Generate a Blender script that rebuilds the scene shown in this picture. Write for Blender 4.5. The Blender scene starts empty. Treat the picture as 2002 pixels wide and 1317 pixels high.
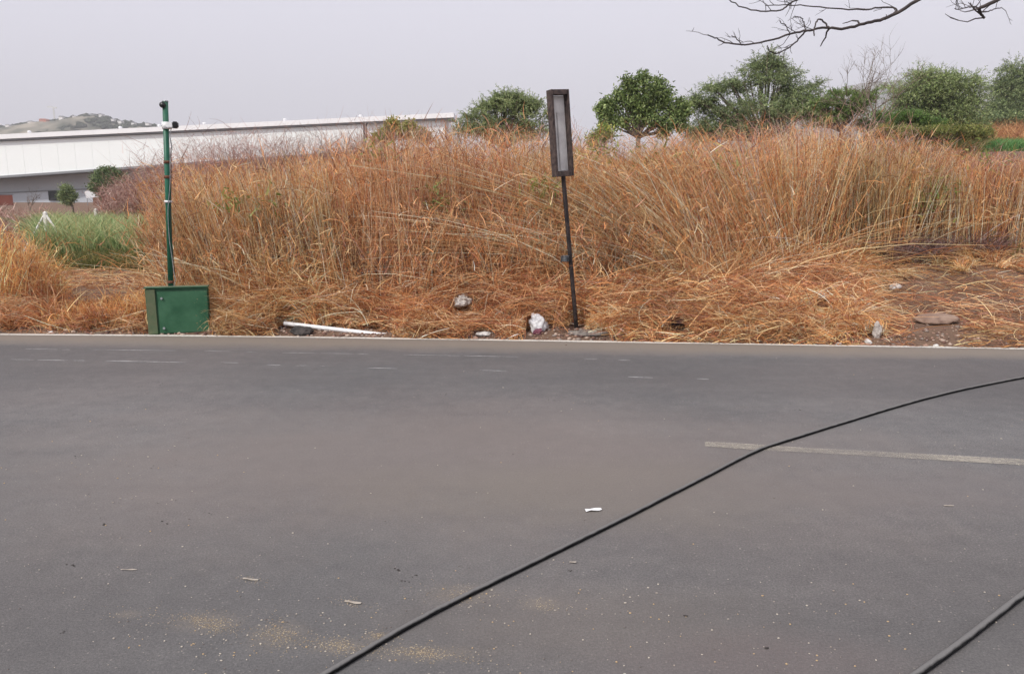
import bpy, bmesh, math, random
import numpy as np
from mathutils import Vector, Matrix, noise as mnoise
random.seed(7); rng = np.random.default_rng(11)
SC = bpy.context.scene; COL = SC.collection
R = math.radians

# ------------------------------------------------------------------ camera
FPX = 1500.0; HOR = 380.0; CAMZ = 1.6
PITCH = math.atan((658.5-HOR)/FPX); CP, SP = math.cos(PITCH), math.sin(PITCH)
cam = bpy.data.cameras.new("camera"); camo = bpy.data.objects.new("camera", cam); COL.objects.link(camo)
cam.sensor_width = 36; cam.lens = FPX/2002*36; cam.clip_start = 0.05; cam.clip_end = 12000
camo.location = (0, 0, CAMZ); camo.rotation_euler = (math.pi/2-PITCH, 0, 0)
SC.camera = camo
# ------------------------------------------------------------------ world, sun, exposure
SUN_EL = 46; SUN_AZ = 222            # compass style: 0 = +Y, clockwise; light comes from the left, a little behind the camera
w = bpy.data.worlds.new("World"); SC.world = w; w.use_nodes = True
nt = w.node_tree; nt.nodes.clear()
sky = nt.nodes.new('ShaderNodeTexSky'); sky.sky_type = 'NISHITA'; sky.sun_disc = False
sky.sun_elevation = R(SUN_EL); sky.sun_rotation = R(SUN_AZ); sky.dust_density = 6; sky.air_density = 1.2; sky.ozone_density = 1
hs = nt.nodes.new('ShaderNodeHueSaturation'); hs.inputs['Saturation'].default_value = 0.25
mx = nt.nodes.new('ShaderNodeMixRGB'); mx.inputs[0].default_value = 0.72
mx.inputs[2].default_value = (6.9, 6.75, 7.8, 1)           # pale lilac overcast veil
bg = nt.nodes.new('ShaderNodeBackground'); bg.inputs['Strength'].default_value = 0.13
wo = nt.nodes.new('ShaderNodeOutputWorld')
nt.links.new(sky.outputs[0], hs.inputs['Color']); nt.links.new(hs.outputs[0], mx.inputs[1])
nt.links.new(mx.outputs[0], bg.inputs[0]); nt.links.new(bg.outputs[0], wo.inputs[0])
sl = bpy.data.lights.new("sun", 'SUN'); sl.energy = 2.9; sl.angle = R(3.0); sl.color = (1, .955, .89)
so = bpy.data.objects.new("sun", sl); COL.objects.link(so)
az = R(SUN_AZ); el = R(SUN_EL)
sd = Vector((math.sin(az)*math.cos(el), math.cos(az)*math.cos(el), math.sin(el)))
so.rotation_euler = sd.to_track_quat('Z', 'Y').to_euler(); so.location = (-20, -10, 30)
SC.view_settings.view_transform = 'Standard'; SC.view_settings.look = 'None'
SC.view_settings.gamma = 1; SC.view_settings.exposure = 0.22
SC.cycles.volume_bounces = 0; SC.cycles.max_bounces = 6; SC.cycles.diffuse_bounces = 3; SC.cycles.transparent_max_bounces = 8

# ------------------------------------------------------------------ pixel helpers (measure the photograph)
def ray(px, py):
    u = (px-1001)/FPX; v = (658.5-py)/FPX
    return np.array([u, CP+v*SP, -SP+v*CP])
def P(px, py, z=0.0):
    r = ray(px, py); t = (z-CAMZ)/r[2]; return Vector((r[0]*t, r[1]*t, z))
def W(px, py, Y):
    r = ray(px, py); t = Y/r[1]; return Vector((r[0]*t, Y, CAMZ+r[2]*t))
def pxof(X, Y, z=0.0): return 1001+FPX*X/(Y*CP+(CAMZ-z)*SP)
def sstep(a, b, x):
    t = np.clip((x-a)/(b-a), 0, 1); return t*t*(3-2*t)
_e = [P(*q) for q in [(-900, 648), (0, 654), (300, 656), (500, 658), (980, 665), (1480, 673), (2002, 682), (2900, 700)]]
_ex = np.array([q.x for q in _e]); _ey = np.array([q.y for q in _e])
def EDGE(X):
    X = np.asarray(X, float); y = np.interp(X, _ex, _ey)
    y = np.where(X < _ex[0], _ey[0]+(X-_ex[0])*-0.03, y); y = np.where(X > _ex[-1], _ey[-1]+(X-_ex[-1])*-0.12, y)
    return y
def wob(X, Y, s, seed=0.0):
    return (np.sin(X*s+1.3+seed)+np.sin(Y*s*1.17+seed*2+.5)+np.sin((X+Y)*s*.73+2.1*seed)+np.sin((X-Y*1.3)*s*1.9+seed)*.6+np.sin((X*1.7+Y)*s*2.9+seed*3)*.35)/3.0
def GH(X, Y):                                   # height of the ground
    X = np.asarray(X, float); Y = np.asarray(Y, float)
    a = X/np.maximum(Y, 1.0)
    s = sstep(-.35, .1, a)*.038+sstep(.22, .6, a)*.068+sstep(.48, .66, a)*.006
    yy = 55*(1-np.exp(-np.maximum(Y-10, 0)/55*1.6))/.9*.9
    z = s*yy
    z = z+.30*np.exp(-((Y-13.2)/2.0)**2)*sstep(-.42, -.3, a)
    d = Y-EDGE(X)+.035*wob(X, Y, 6, 3)
    up = sstep(.05, .35, d)
    z = z+up*(.02+.03*wob(X, Y, 2.1)+.012*wob(X, Y, 9, 2))
    z = z+sstep(.1, 1.3, d)*(.12+.05*wob(X, Y, .9, 4))*(.35+.65*sstep(-.42, -.33, a)*(1-sstep(.38, .5, a)))
    back = sstep(-1.0, -1.6, Y)
    near = np.where(d < .05, -.03+back*.035, z)
    return np.where(d < .35, near*(1-up)+z*up, z)

# ------------------------------------------------------------------ object helpers
def tag(o, label=None, cat=None, group=None, kind=None):
    if label: o['label'] = label
    if cat: o['category'] = cat
    if group: o['group'] = group
    if kind: o['kind'] = kind
    return o
def empty(name, loc=(0, 0, 0), rz=0):
    o = bpy.data.objects.new(name, None); COL.objects.link(o); o.location = loc; o.rotation_euler = (0, 0, rz)
    o.empty_display_size = .2; return o
def link(name, me, m, parent=None, smooth=False):
    o = bpy.data.objects.new(name, me); COL.objects.link(o)
    if m: me.materials.append(m)
    if smooth: me.polygons.foreach_set('use_smooth', [True]*len(me.polygons))
    if parent: o.parent = parent
    return o
class MB:
    def __init__(s): s.v = []; s.f = []
    def add(s, vs, fs):
        n = len(s.v); s.v += [tuple(p) for p in vs]; s.f += [tuple(i+n for i in f) for f in fs]; return s
    def box(s, c, d, M=None):
        x, y, z = [k/2 for k in d]; c = Vector(c)
        vs = [Vector((sx*x, sy*y, sz*z)) for sx in (-1, 1) for sy in (-1, 1) for sz in (-1, 1)]
        if M: vs = [M @ p for p in vs]
        return s.add([p+c for p in vs], [(0, 1, 3, 2), (4, 6, 7, 5), (0, 4, 5, 1), (2, 3, 7, 6), (0, 2, 6, 4), (1, 5, 7, 3)])
    def tube(s, pts, rad, n=8, cap=True):
        pts = [Vector(p) for p in pts]; k = len(pts)
        if not hasattr(rad, '__len__'): rad = [rad]*k
        vs = []; up = None
        for i, p in enumerate(pts):
            t = (pts[min(i+1, k-1)]-pts[max(i-1, 0)]).normalized()
            if up is None: up = t.orthogonal().normalized()
            up = (up-t*up.dot(t))
            up = up.normalized() if up.length > 1e-5 else t.orthogonal().normalized()
            sd_ = t.cross(up)
            for j in range(n):
                a = 2*math.pi*j/n; vs.append(p+(up*math.cos(a)+sd_*math.sin(a))*rad[i])
        fs = [(i*n+j, i*n+(j+1) % n, (i+1)*n+(j+1) % n, (i+1)*n+j) for i in range(k-1) for j in range(n)]
        if cap: fs += [tuple(range(n))[::-1], tuple((k-1)*n+j for j in range(n))]
        return s.add(vs, fs)
    def prism(s, poly, y0, y1):                  # poly in X-Z, extruded along Y
        n = len(poly); vs = [(x, y0, z) for x, z in poly]+[(x, y1, z) for x, z in poly]
        return s.add(vs, [tuple(range(n)), tuple(range(2*n-1, n-1, -1))]+[(i, i+n, (i+1) % n+n, (i+1) % n) for i in range(n)])
    def build(s, name, m, parent=None, smooth=False, bevel=0):
        me = bpy.data.meshes.new(name); me.from_pydata(s.v, [], s.f)
        bm = bmesh.new(); bm.from_mesh(me); bmesh.ops.recalc_face_normals(bm, faces=bm.faces)
        if bevel: bmesh.ops.bevel(bm, geom=[e for e in bm.edges if e.calc_face_angle(0) > .6], offset=bevel, segments=2, affect='EDGES', clamp_overlap=True)
        bm.to_mesh(me); bm.free()
        return link(name, me, m, parent, smooth)
def np_mesh(name, V, F, C=None):                 # big meshes straight from arrays; F is (n,4) or (n,3)
    me = bpy.data.meshes.new(name); nv, nf, k = len(V), len(F), F.shape[1]
    me.vertices.add(nv); me.vertices.foreach_set('co', V.astype(np.float32).ravel())
    me.loops.add(nf*k); me.loops.foreach_set('vertex_index', F.astype(np.int32).ravel())
    me.polygons.add(nf); me.polygons.foreach_set('loop_start', np.arange(0, nf*k, k, dtype=np.int32))
    me.update(calc_edges=True)
    if C is not None:
        at = me.color_attributes.new('Col', 'FLOAT_COLOR', 'POINT')
        at.data.foreach_set('color', np.c_[C, np.ones(len(C))].astype(np.float32).ravel())
    return me
def lin(*c):
    return tuple(((k/255)/12.92 if k/255 <= .04045 else ((k/255+.055)/1.055)**2.4) for k in c)

# ------------------------------------------------------------------ materials
def newmat(name):
    m = bpy.data.materials.new(name); m.use_nodes = True; t = m.node_tree
    return m, t, t.nodes['Principled BSDF']
def mat(name, c1, c2=None, scale=6, rough=.8, metal=0, bump=0, bscale=40, detail=6, lo=.35, hi=.65, spec=.3, dusty=None, dust=.0):
    m, t, b = newmat(name); N, L = t.nodes, t.links
    b.inputs['Roughness'].default_value = rough; b.inputs['Metallic'].default_value = metal
    b.inputs['Specular IOR Level'].default_value = spec
    tc = N.new('ShaderNodeTexCoord')
    col = None
    if c2:
        n = N.new('ShaderNodeTexNoise'); n.inputs['Scale'].default_value = scale; n.inputs['Detail'].default_value = detail
        L.new(tc.outputs['Object'], n.inputs['Vector'])
        r = N.new('ShaderNodeValToRGB'); r.color_ramp.elements[0].position = lo; r.color_ramp.elements[1].position = hi
        r.color_ramp.elements[0].color = (*c1, 1); r.color_ramp.elements[1].color = (*c2, 1)
        L.new(n.outputs[0], r.inputs[0]); col = r.outputs[0]
    else:
        rgb = N.new('ShaderNodeRGB'); rgb.outputs[0].default_value = (*c1, 1); col = rgb.outputs[0]
    if dusty:                                    # dust settled on faces that look up
        g = N.new('ShaderNodeNewGeometry'); sx = N.new('ShaderNodeSeparateXYZ'); L.new(g.outputs['Normal'], sx.inputs[0])
        n2 = N.new('ShaderNodeTexNoise'); n2.inputs['Scale'].default_value = 14; n2.inputs['Detail'].default_value = 5
        L.new(tc.outputs['Object'], n2.inputs['Vector'])
        ad = N.new('ShaderNodeMath'); ad.operation = 'MULTIPLY_ADD'; ad.inputs[1].default_value = .7; L.new(n2.outputs[0], ad.inputs[0]); L.new(sx.outputs[2], ad.inputs[2])
        mr = N.new('ShaderNodeMapRange'); mr.inputs[1].default_value = .75; mr.inputs[2].default_value = 1.2; mr.inputs[4].default_value = dust
        L.new(ad.outputs[0], mr.inputs[0])
        mi = N.new('ShaderNodeMixRGB'); L.new(mr.outputs[0], mi.inputs[0]); L.new(col, mi.inputs[1]); mi.inputs[2].default_value = (*dusty, 1); col = mi.outputs[0]
    L.new(col, b.inputs['Base Color'])
    if bump:
        n3 = N.new('ShaderNodeTexNoise'); n3.inputs['Scale'].default_value = bscale; n3.inputs['Detail'].default_value = 5
        L.new(tc.outputs['Object'], n3.inputs['Vector'])
        bp = N.new('ShaderNodeBump'); bp.inputs['Strength'].default_value = bump; bp.inputs['Distance'].default_value = .02
        L.new(n3.outputs[0], bp.inputs['Height']); L.new(bp.outputs[0], b.inputs['Normal'])
    return m
def mat_attr(name, rough=.75, trans=.25, spec=.2):   # colour carried by each blade / leaf
    m, t, b = newmat(name); N, L = t.nodes, t.links
    b.inputs['Roughness'].default_value = rough; b.inputs['Specular IOR Level'].default_value = spec
    a = N.new('ShaderNodeAttribute'); a.attribute_name = 'Col'
    L.new(a.outputs['Color'], b.inputs['Base Color'])
    if trans:
        tr = N.new('ShaderNodeBsdfTranslucent'); L.new(a.outputs['Color'], tr.inputs[0])
        ms = N.new('ShaderNodeMixShader'); ms.inputs[0].default_value = trans
        L.new(b.outputs[0], ms.inputs[1]); L.new(tr.outputs[0], ms.inputs[2]); L.new(ms.outputs[0], N['Material Output'].inputs[0])
    return m
M_DRY = mat_attr('dry_stalks', .55, .2, .35); M_LEAF = mat_attr('green_leaves', .5, .3, .3)
M_BARK = mat('bark', (.10, .075, .055), (.20, .16, .125), 9, .9, bump=.6, bscale=30)
M_DARKBARK = mat('dark_bark', (.035, .028, .028), (.075, .06, .055), 14, .85, bump=.4, bscale=60)
M_STONE = mat('stone', (.30, .26, .235), (.50, .46, .42), 9, .9, bump=.8, bscale=25)
M_PALE = mat('pale_stone', (.45, .43, .40), (.75, .74, .71), 12, .9, bump=.7, bscale=30)
M_GREEN = mat('green_paint', (.018, .080, .038), (.042, .125, .066), 5, .6, bump=.15, bscale=30, dusty=(.25, .22, .16), dust=.5, spec=.3)
M_GREENP = mat('pole_green_paint', (.010, .085, .050), (.016, .12, .07), 8, .4, dusty=(.2, .2, .16), dust=.3)
M_DUSTYGREEN = mat('dusty_green_paint', (.055, .105, .05), (.11, .125, .07), 7, .75, bump=.2, bscale=40)
M_RUST = mat('rust', (.10, .045, .03), (.20, .085, .05), 30, .9, bump=.5, bscale=80)
M_STEEL = mat('dark_weathered_steel', (.016, .014, .015), (.050, .038, .036), 16, .6, .3, bump=.3, bscale=50)
M_STEELF = mat('brown_weathered_frame', (.034, .025, .024), (.095, .068, .060), 22, .75, bump=.4, bscale=60)
M_BLACK = mat('black_plastic', (.012, .012, .013), rough=.35, spec=.5)
M_WHITEPL = mat('white_plastic', (.78, .79, .80), (.66, .66, .65), 20, .4, spec=.5)
M_GREYPL = mat('grey_plastic', (.22, .24, .25), (.34, .36, .37), 30, .4, .3)
M_HOSE = mat('hose_rubber', (.006, .006, .007), (.012, .012, .012), 20, .7, bump=.3, bscale=90, dusty=(.17, .165, .16), dust=.95, spec=.15)  # top dust, its colour also painting in the sunlit top and shaded underside
M_CLAD = mat('cream_cladding', (.84, .88, .86), (.88, .91, .90), .05, .5, spec=.3)
M_TRIM = mat('white_trim', (.85, .85, .85), (.80, .80, .80), .3, .45)
M_GUTTER = mat('grey_gutter', (.22, .23, .24), rough=.5)
M_GREYWALL = mat('grey_wall', (.36, .37, .38), (.42, .43, .44), .15, .8)
M_PLINTH = mat('pale_grey_wall', (.50, .53, .57), (.44, .47, .50), .3, .8)
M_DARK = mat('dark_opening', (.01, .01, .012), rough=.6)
M_RED = mat('rust_red_sheet', (.30, .085, .05), (.38, .12, .075), .8, .7)
M_CONC = mat('white_concrete', (.62, .60, .55), (.74, .73, .68), 5, .9, bump=.3)
M_PURPLE = mat('maroon_plastic', (.12, .03, .06), (.20, .07, .09), 20, .5)

# ------------------------------------------------------------------ ground
def grid_mesh(name, xs, ys, hf):
    X, Y = np.meshgrid(xs, ys); Z = hf(X, Y); V = np.stack([X, Y, Z], -1).reshape(-1, 3)
    nx, ny = len(xs), len(ys); i = np.arange(ny-1)[:, None]*nx+np.arange(nx-1)[None]
    i = i.ravel(); return np_mesh(name, V, np.stack([i, i+1, i+nx+1, i+nx], -1))
xs = np.r_[-3200, -1500, -700, -350, -200, -120, np.linspace(-80, -16, 33)[:-1], np.linspace(-16, 16, 260)[:-1], np.linspace(16, 80, 40), 120, 200, 350, 700, 1500, 3200]
ys = np.r_[-300, -80, -30, -10, -4, -1.7, -1.2, 0, 2, 4, 6, np.linspace(7, 12, 110)[:-1], np.linspace(12, 20, 50)[:-1], np.linspace(20, 80, 70), 100, 130, 200, 350, 700, 1500, 3200]
mg, t, b = newmat('dry_soil'); N, L = t.nodes, t.links
tc = N.new('ShaderNodeTexCoord')
def nz(scale, detail=6, rough=.6, vec=None, T=None):
    T = T or t; n = T.nodes.new('ShaderNodeTexNoise'); n.inputs['Scale'].default_value = scale; n.inputs['Detail'].default_value = detail; n.inputs['Roughness'].default_value = rough
    T.links.new(vec or tc.outputs['Object'], n.inputs['Vector']); return n.outputs[0]
def ramp(T, src, stops):
    r = T.nodes.new('ShaderNodeValToRGB'); e = r.color_ramp.elements
    while len(e) < len(stops): e.new(.5)
    for q, (p, c) in zip(e, stops): q.position = p; q.color = (*c, 1)
    T.links.new(src, r.inputs[0]); return r.outputs[0]
def mixc(T, f, a, b_, mode='MIX'):
    m_ = T.nodes.new('ShaderNodeMixRGB'); m_.blend_type = mode
    for i, q in enumerate((f, a, b_)):
        if hasattr(q, 'links'): T.links.new(q, m_.inputs[i])
        elif i == 0: m_.inputs[0].default_value = q
        else: m_.inputs[i].default_value = (*q, 1)
    return m_.outputs[0]
c1 = ramp(t, nz(1.1), [(.3, (.06, .038, .030)), (.5, (.11, .070, .052)), (.7, (.20, .135, .10))])
c2 = ramp(t, nz(30, 8, .7), [(.3, (.10, .06, .045)), (.7, (.36, .24, .16))])
cc = mixc(t, .5, c1, c2)
L.new(cc, b.inputs['Base Color']); b.inputs['Roughness'].default_value = .95; b.inputs['Specular IOR Level'].default_value = .1
bp = N.new('ShaderNodeBump'); bp.inputs['Strength'].default_value = .8; bp.inputs['Distance'].default_value = .04; L.new(nz(12, 8, .7), bp.inputs['Height']); L.new(bp.outputs[0], b.inputs['Normal'])
g = link('ground', grid_mesh('ground', xs, ys, GH), mg, None, True); tag(g, kind='structure')

# ------------------------------------------------------------------ road
rx = np.linspace(-70, 70, 281); V = []; F = []
fr = np.r_[0, .3, .6, .8, .9, 1.0]
for x in rx:
    e = float(EDGE(x))+.14
    for q in fr: V.append((x, -1.5+(e+1.5)*q, 0.0))
k = len(fr)
for i in range(len(rx)-1):
    for j in range(k-1): F.append((i*k+j, (i+1)*k+j, (i+1)*k+j+1, i*k+j+1))
ma, t, b = newmat('asphalt'); N, L = t.nodes, t.links; tc = N.new('ShaderNodeTexCoord')
base = ramp(t, nz(.55, 4, .5), [(.3, (.124, .119, .120)), (.7, (.162, .155, .154))])
warm = ramp(t, nz(.33, 3, .5), [(.38, (.96, .98, .98)), (.60, (1.10, 1.05, 1.02))])
base = mixc(t, 1.0, base, warm, 'MULTIPLY')
def mathn(op, a, b_=None, c=None, clamp=False):
    m_ = N.new('ShaderNodeMath'); m_.operation = op; m_.use_clamp = clamp
    for i, q in enumerate((a, b_, c)):
        if q is None: continue
        if hasattr(q, 'links'): L.new(q, m_.inputs[i])
        else: m_.inputs[i].default_value = q
    return m_.outputs[0]
def mrange(src, a, b_, c=0, d=1, T=None):
    m_ = N.new('ShaderNodeMapRange'); L.new(src, m_.inputs[0])
    for i, q in enumerate((a, b_, c, d)): m_.inputs[i+1].default_value = q
    return m_.outputs[0]
agg = ramp(t, nz(105, 5, .85), [(.32, (.42, .42, .42)), (.5, (1, 1, 1)), (.68, (1.8, 1.76, 1.7))])
base = mixc(t, .85, base, agg, 'MULTIPLY')
agg2 = ramp(t, nz(7, 9, .85), [(.32, (.76, .76, .765)), (.68, (1.24, 1.235, 1.22))])
base = mixc(t, .8, base, agg2, 'MULTIPLY')
# fine pale grit lodged in the surface
vor = N.new('ShaderNodeTexVoronoi'); vor.inputs['Scale'].default_value = 42; L.new(tc.outputs['Object'], vor.inputs['Vector'])
sp = mathn('MULTIPLY', mathn('LESS_THAN', vor.outputs['Distance'], .16), mathn('GREATER_THAN', nz(9, 3), .56))
base = mixc(t, mathn('MULTIPLY', sp, .55), base, (.42, .38, .33))
# tyre-worn streaks running with the road (stretched noise)
mp = N.new('ShaderNodeMapping'); mp.inputs['Scale'].default_value = (.25, 3.2, 1); mp.inputs['Rotation'].default_value = (0, 0, R(4)); L.new(tc.outputs['Object'], mp.inputs[0])
st = ramp(t, nz(1.0, 6, .6, mp.outputs[0]), [(.36, (.94, .94, .945)), (.64, (1.05, 1.045, 1.04))])
base = mixc(t, .8, base, st, 'MULTIPLY')
sx = N.new('ShaderNodeSeparateXYZ'); L.new(tc.outputs['Object'], sx.inputs[0])
ed = mathn('MULTIPLY_ADD', sx.outputs[0], .075, sx.outputs[1])        # ~ distance across the road
darkband = mathn('MULTIPLY', mrange(ed, 5.2, 6.6), mrange(ed, 8.0, 7.6))
base = mixc(t, mathn('MULTIPLY', darkband, .42), base, (.072, .070, .072))
base = mixc(t, mathn('MULTIPLY', mrange(ed, 4.6, 2.7), .42), base, (.088, .087, .086))
edn = mathn('MULTIPLY_ADD', nz(1.6, 4), .35, ed)
dustm = mathn('MULTIPLY', mrange(edn, 7.85, 8.25), .75)
base = mixc(t, dustm, base, (.215, .180, .145))
# fading streaks of old paint
for y0, wd in ((7.55, .025), (7.12, .022)):
    dl = mathn('ABSOLUTE', mathn('SUBTRACT', mathn('MULTIPLY_ADD', sx.outputs[0], .105, sx.outputs[1]), y0))
# broad trodden dust, brownish, thinning to nothing
for (px, py, a_, b__, am, cl) in [(880, 900, 3.2, 1.25, .75, (.180, .154, .140)), (1150, 960, 1.5, .5, .35, (.185, .165, .13)), (1480, 1290, .55, .22, .45, (.15, .118, .112)), (1150, 1210, .8, .3, .35, (.165, .14, .12)), (1700, 960, 1.6, .35, .4, (.155, .135, .13))]:
    c = P(px, py); vs = N.new('ShaderNodeVectorMath'); vs.operation = 'SUBTRACT'; L.new(tc.outputs['Object'], vs.inputs[0]); vs.inputs[1].default_value = c
    vm = N.new('ShaderNodeVectorMath'); vm.operation = 'MULTIPLY'; L.new(vs.outputs[0], vm.inputs[0]); vm.inputs[1].default_value = (1/a_, 1/b__, 0)
    vl = N.new('ShaderNodeVectorMath'); vl.operation = 'LENGTH'; L.new(vm.outputs[0], vl.inputs[0])
    k_ = mathn('SUBTRACT', mrange(vl.outputs['Value'], .1, 1.6, 1.25, 0), nz(1.7, 7, .72))
    grainy = mathn('MULTIPLY', mrange(k_, -.15, .5, 0, am), mrange(nz(75, 4, .8), .35, .6, .45, 1))
    base = mixc(t, grainy, base, cl)
# sandy stains
for (px, py, a_, b__) in [(405, 1215, .13, .07), (545, 1240, .11, .09), (665, 1262, .12, .05), (745, 1243, .06, .03), (830, 1276, .20, .05), (900, 1160, .14, .08), (1060, 1180, .08, .05), (250, 1200, .05, .03)]:
    c = P(px, py); vs = N.new('ShaderNodeVectorMath'); vs.operation = 'SUBTRACT'; L.new(tc.outputs['Object'], vs.inputs[0]); vs.inputs[1].default_value = c
    vm = N.new('ShaderNodeVectorMath'); vm.operation = 'MULTIPLY'; L.new(vs.outputs[0], vm.inputs[0]); vm.inputs[1].default_value = (1/a_, 1/b__, 0)
    vl = N.new('ShaderNodeVectorMath'); vl.operation = 'LENGTH'; L.new(vm.outputs[0], vl.inputs[0])
    k_ = mathn('SUBTRACT', mathn('SUBTRACT', mrange(vl.outputs['Value'], 0, 2.2, 1.15, 0), nz(26, 8, .85)), mathn('MULTIPLY', mathn('SUBTRACT', nz(110, 3, .8), .5), 1.6))
    base = mixc(t, mrange(k_, -.02, .4, 0, .13), base, (.33, .265, .19))
L.new(base, b.inputs['Base Color']); b.inputs['Roughness'].default_value = .88; b.inputs['Specular IOR Level'].default_value = .25
bp = N.new('ShaderNodeBump'); bp.inputs['Strength'].default_value = .55; bp.inputs['Distance'].default_value = .006
L.new(nz(170, 4, .7), bp.inputs['Height']); L.new(bp.outputs[0], b.inputs['Normal'])
me = bpy.data.meshes.new('road'); me.from_pydata(V, [], F); tag(link('road', me, ma), kind='structure')

def paint_mat(name, col, lo, hi, scale=26, stretch=(1, 1, 1), cover=1.0):
    m, t, b = newmat(name); N, L = t.nodes, t.links; tc = N.new('ShaderNodeTexCoord')
    mp = N.new('ShaderNodeMapping'); mp.inputs['Scale'].default_value = stretch; L.new(tc.outputs['Object'], mp.inputs[0])
    n = N.new('ShaderNodeTexNoise'); n.inputs['Scale'].default_value = scale; n.inputs['Detail'].default_value = 7; n.inputs['Roughness'].default_value = .7; L.new(mp.outputs[0], n.inputs[0])
    n2 = N.new('ShaderNodeTexNoise'); n2.inputs['Scale'].default_value = 1.6; n2.inputs['Detail'].default_value = 3; L.new(tc.outputs['Object'], n2.inputs[0])
    ad = N.new('ShaderNodeMath'); ad.operation = 'MULTIPLY_ADD'; L.new(n2.outputs[0], ad.inputs[0]); ad.inputs[1].default_value = .8; L.new(n.outputs[0], ad.inputs[2])
    mr = N.new('ShaderNodeMapRange'); L.new(ad.outputs[0], mr.inputs[0]); mr.inputs[1].default_value = lo; mr.inputs[2].default_value = hi; mr.inputs[3].default_value = cover; mr.inputs[4].default_value = 0
    b.inputs['Base Color'].default_value = (*col, 1); b.inputs['Roughness'].default_value = .85
    L.new(mr.outputs[0], b.inputs['Alpha']); return m
def strip(name, pts, wid, m, z=.004):
    pts = [Vector(p) for p in pts]; V = []; F = []
    fine = []
    for a_, b_ in zip(pts[:-1], pts[1:]):
        n = max(2, int((b_-a_).length/.3)); fine += [a_.lerp(b_, i/n) for i in range(n)]
    fine.append(pts[-1])
    for i, p in enumerate(fine):
        d = (fine[min(i+1, len(fine)-1)]-fine[max(i-1, 0)]); n = Vector((-d.y, d.x, 0)).normalized()
        w_ = wid*(1+random.uniform(-.14, .10)); V += [(*(p-n*w_/2).xy, z), (*(p+n*w_/2).xy, z)]
    for i in range(len(fine)-1): F.append((2*i, 2*i+2, 2*i+3, 2*i+1))
    me = bpy.data.meshes.new(name); me.from_pydata(V, [], F); return tag(link(name, me, m), kind='structure')
M_EDGE = paint_mat('edge_paint', (.62, .59, .53), .92, 1.25, 30)
M_OLD = paint_mat('old_paint', (.50, .50, .49), .8, 1.25, 18, (.6, 1.5, 1), .55)
M_CENT = paint_mat('centre_paint', (.44, .40, .33), .74, 1.16, 34, (1, 1, 1), .62)
strip('edge_line', [Vector((x, float(EDGE(x)), 0)) for x in np.linspace(-60, 60, 200)], .085, M_EDGE)
def dashes(name, segs, wid, m, z=.004):
    V = []; F = []
    for (x0_, y0_, x1_, y1_) in segs:
        a_, b_ = P(x0_, y0_), P(x1_, y1_); d = (b_-a_); n = Vector((-d.y, d.x, 0)).normalized(); k = max(3, int(d.length/.12)); o0 = len(V)
        for i in range(k+1):
            q = a_.lerp(b_, i/k); w_ = wid*random.uniform(.6, 1.1)*(1-.5*abs(i/k*2-1)**4); V += [(*(q-n*w_/2).xy, z), (*(q+n*w_/2).xy, z)]
        F += [(o0+2*i, o0+2*i+2, o0+2*i+3, o0+2*i+1) for i in range(k)]
    me = bpy.data.meshes.new(name); me.from_pydata(V, [], F); return tag(link(name, me, m), kind='structure')
dashes('road_marking', [(-120, 680, -20, 681), (50, 682.5, 112, 683.5), (122, 684, 138, 684), (178, 684, 345, 686), (400, 686, 450, 687.5), (480, 688, 500, 688.5), (552, 690, 620, 691), (628, 691, 692, 692), (700, 692, 720, 692.5), (790, 694, 900, 696), (905, 696, 1012, 698), (1140, 702, 1168, 702.5), (1208, 704, 1232, 705)], .026, M_OLD)
dashes('road_marking', [(-100, 700, -10, 702), (22, 703, 66, 704), (74, 704, 134, 705), (144, 705, 166, 705.5), (207, 706, 270, 707), (272, 707, 364, 709), (432, 709, 466, 710), (522, 713.5, 552, 715), (576, 715, 600, 715.5), (625, 716, 642, 716), (718, 719.5, 776, 721), (938, 724, 990, 726), (1228, 737, 1276, 739), (1362, 741, 1386, 742)], .034, M_OLD)
strip('centre_line', [P(1378, 868), P(1500, 876), P(1700, 887), P(2002, 904), P(2500, 932), P(3600, 1000)], .105, M_CENT)

# ------------------------------------------------------------------ hills
def hill(name, prof, Y, depth, m, lbl=None):
    pts = [W(px, py, Y) for px, py in prof]; hx = np.array([p.x for p in pts]); hz = np.array([p.z for p in pts])
    xs = np.linspace(hx[0], hx[-1], 160); ys = np.linspace(0, 1, 40)
    X, T = np.meshgrid(xs, ys); H = np.interp(X, hx, hz)
    prof_t = np.where(T < .5, np.sin(T/.5*math.pi/2)**.8, np.cos((T-.5)/.5*math.pi/2))
    rough = wob(X, T*depth, 30/depth*1.0, 3)*.02+wob(X, T*depth, 110/depth, 1)*.012
    Z = H*(prof_t*(1+rough*(T > .02)))-3
    V = np.stack([X, Y+(T-.5)*depth, Z], -1).reshape(-1, 3); nx = 160
    i = (np.arange(39)[:, None]*nx+np.arange(nx-1)[None]).ravel()
    return tag(link(name, np_mesh(name, V, np.stack([i, i+1, i+nx+1, i+nx], -1)), m, None, True), kind='structure')
M_HILL = mat('hill_scrub', (.06, .065, .045), (.32, .28, .22), .035, .95, detail=8, bump=0)
M_HILL2 = mat('far_hill_scrub', (.07, .08, .06), (.14, .12, .09), .01, .95)
hill('hill', [(-700, 372), (-500, 330), (-300, 290), (-100, 258), (0, 249), (50, 242), (100, 236), (130, 231), (160, 225), (178, 223), (205, 227), (240, 238), (290, 244), (330, 249), (400, 262), (500, 300), (600, 372)], 900, 300, M_HILL)
hill('hill', [(900, 379), (1250, 300), (1450, 240), (1580, 196), (1640, 168), (1700, 160), (1760, 157), (1850, 158), (1950, 170), (2100, 200), (2400, 300), (2800, 379)], 2100, 500, M_HILL2)

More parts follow.
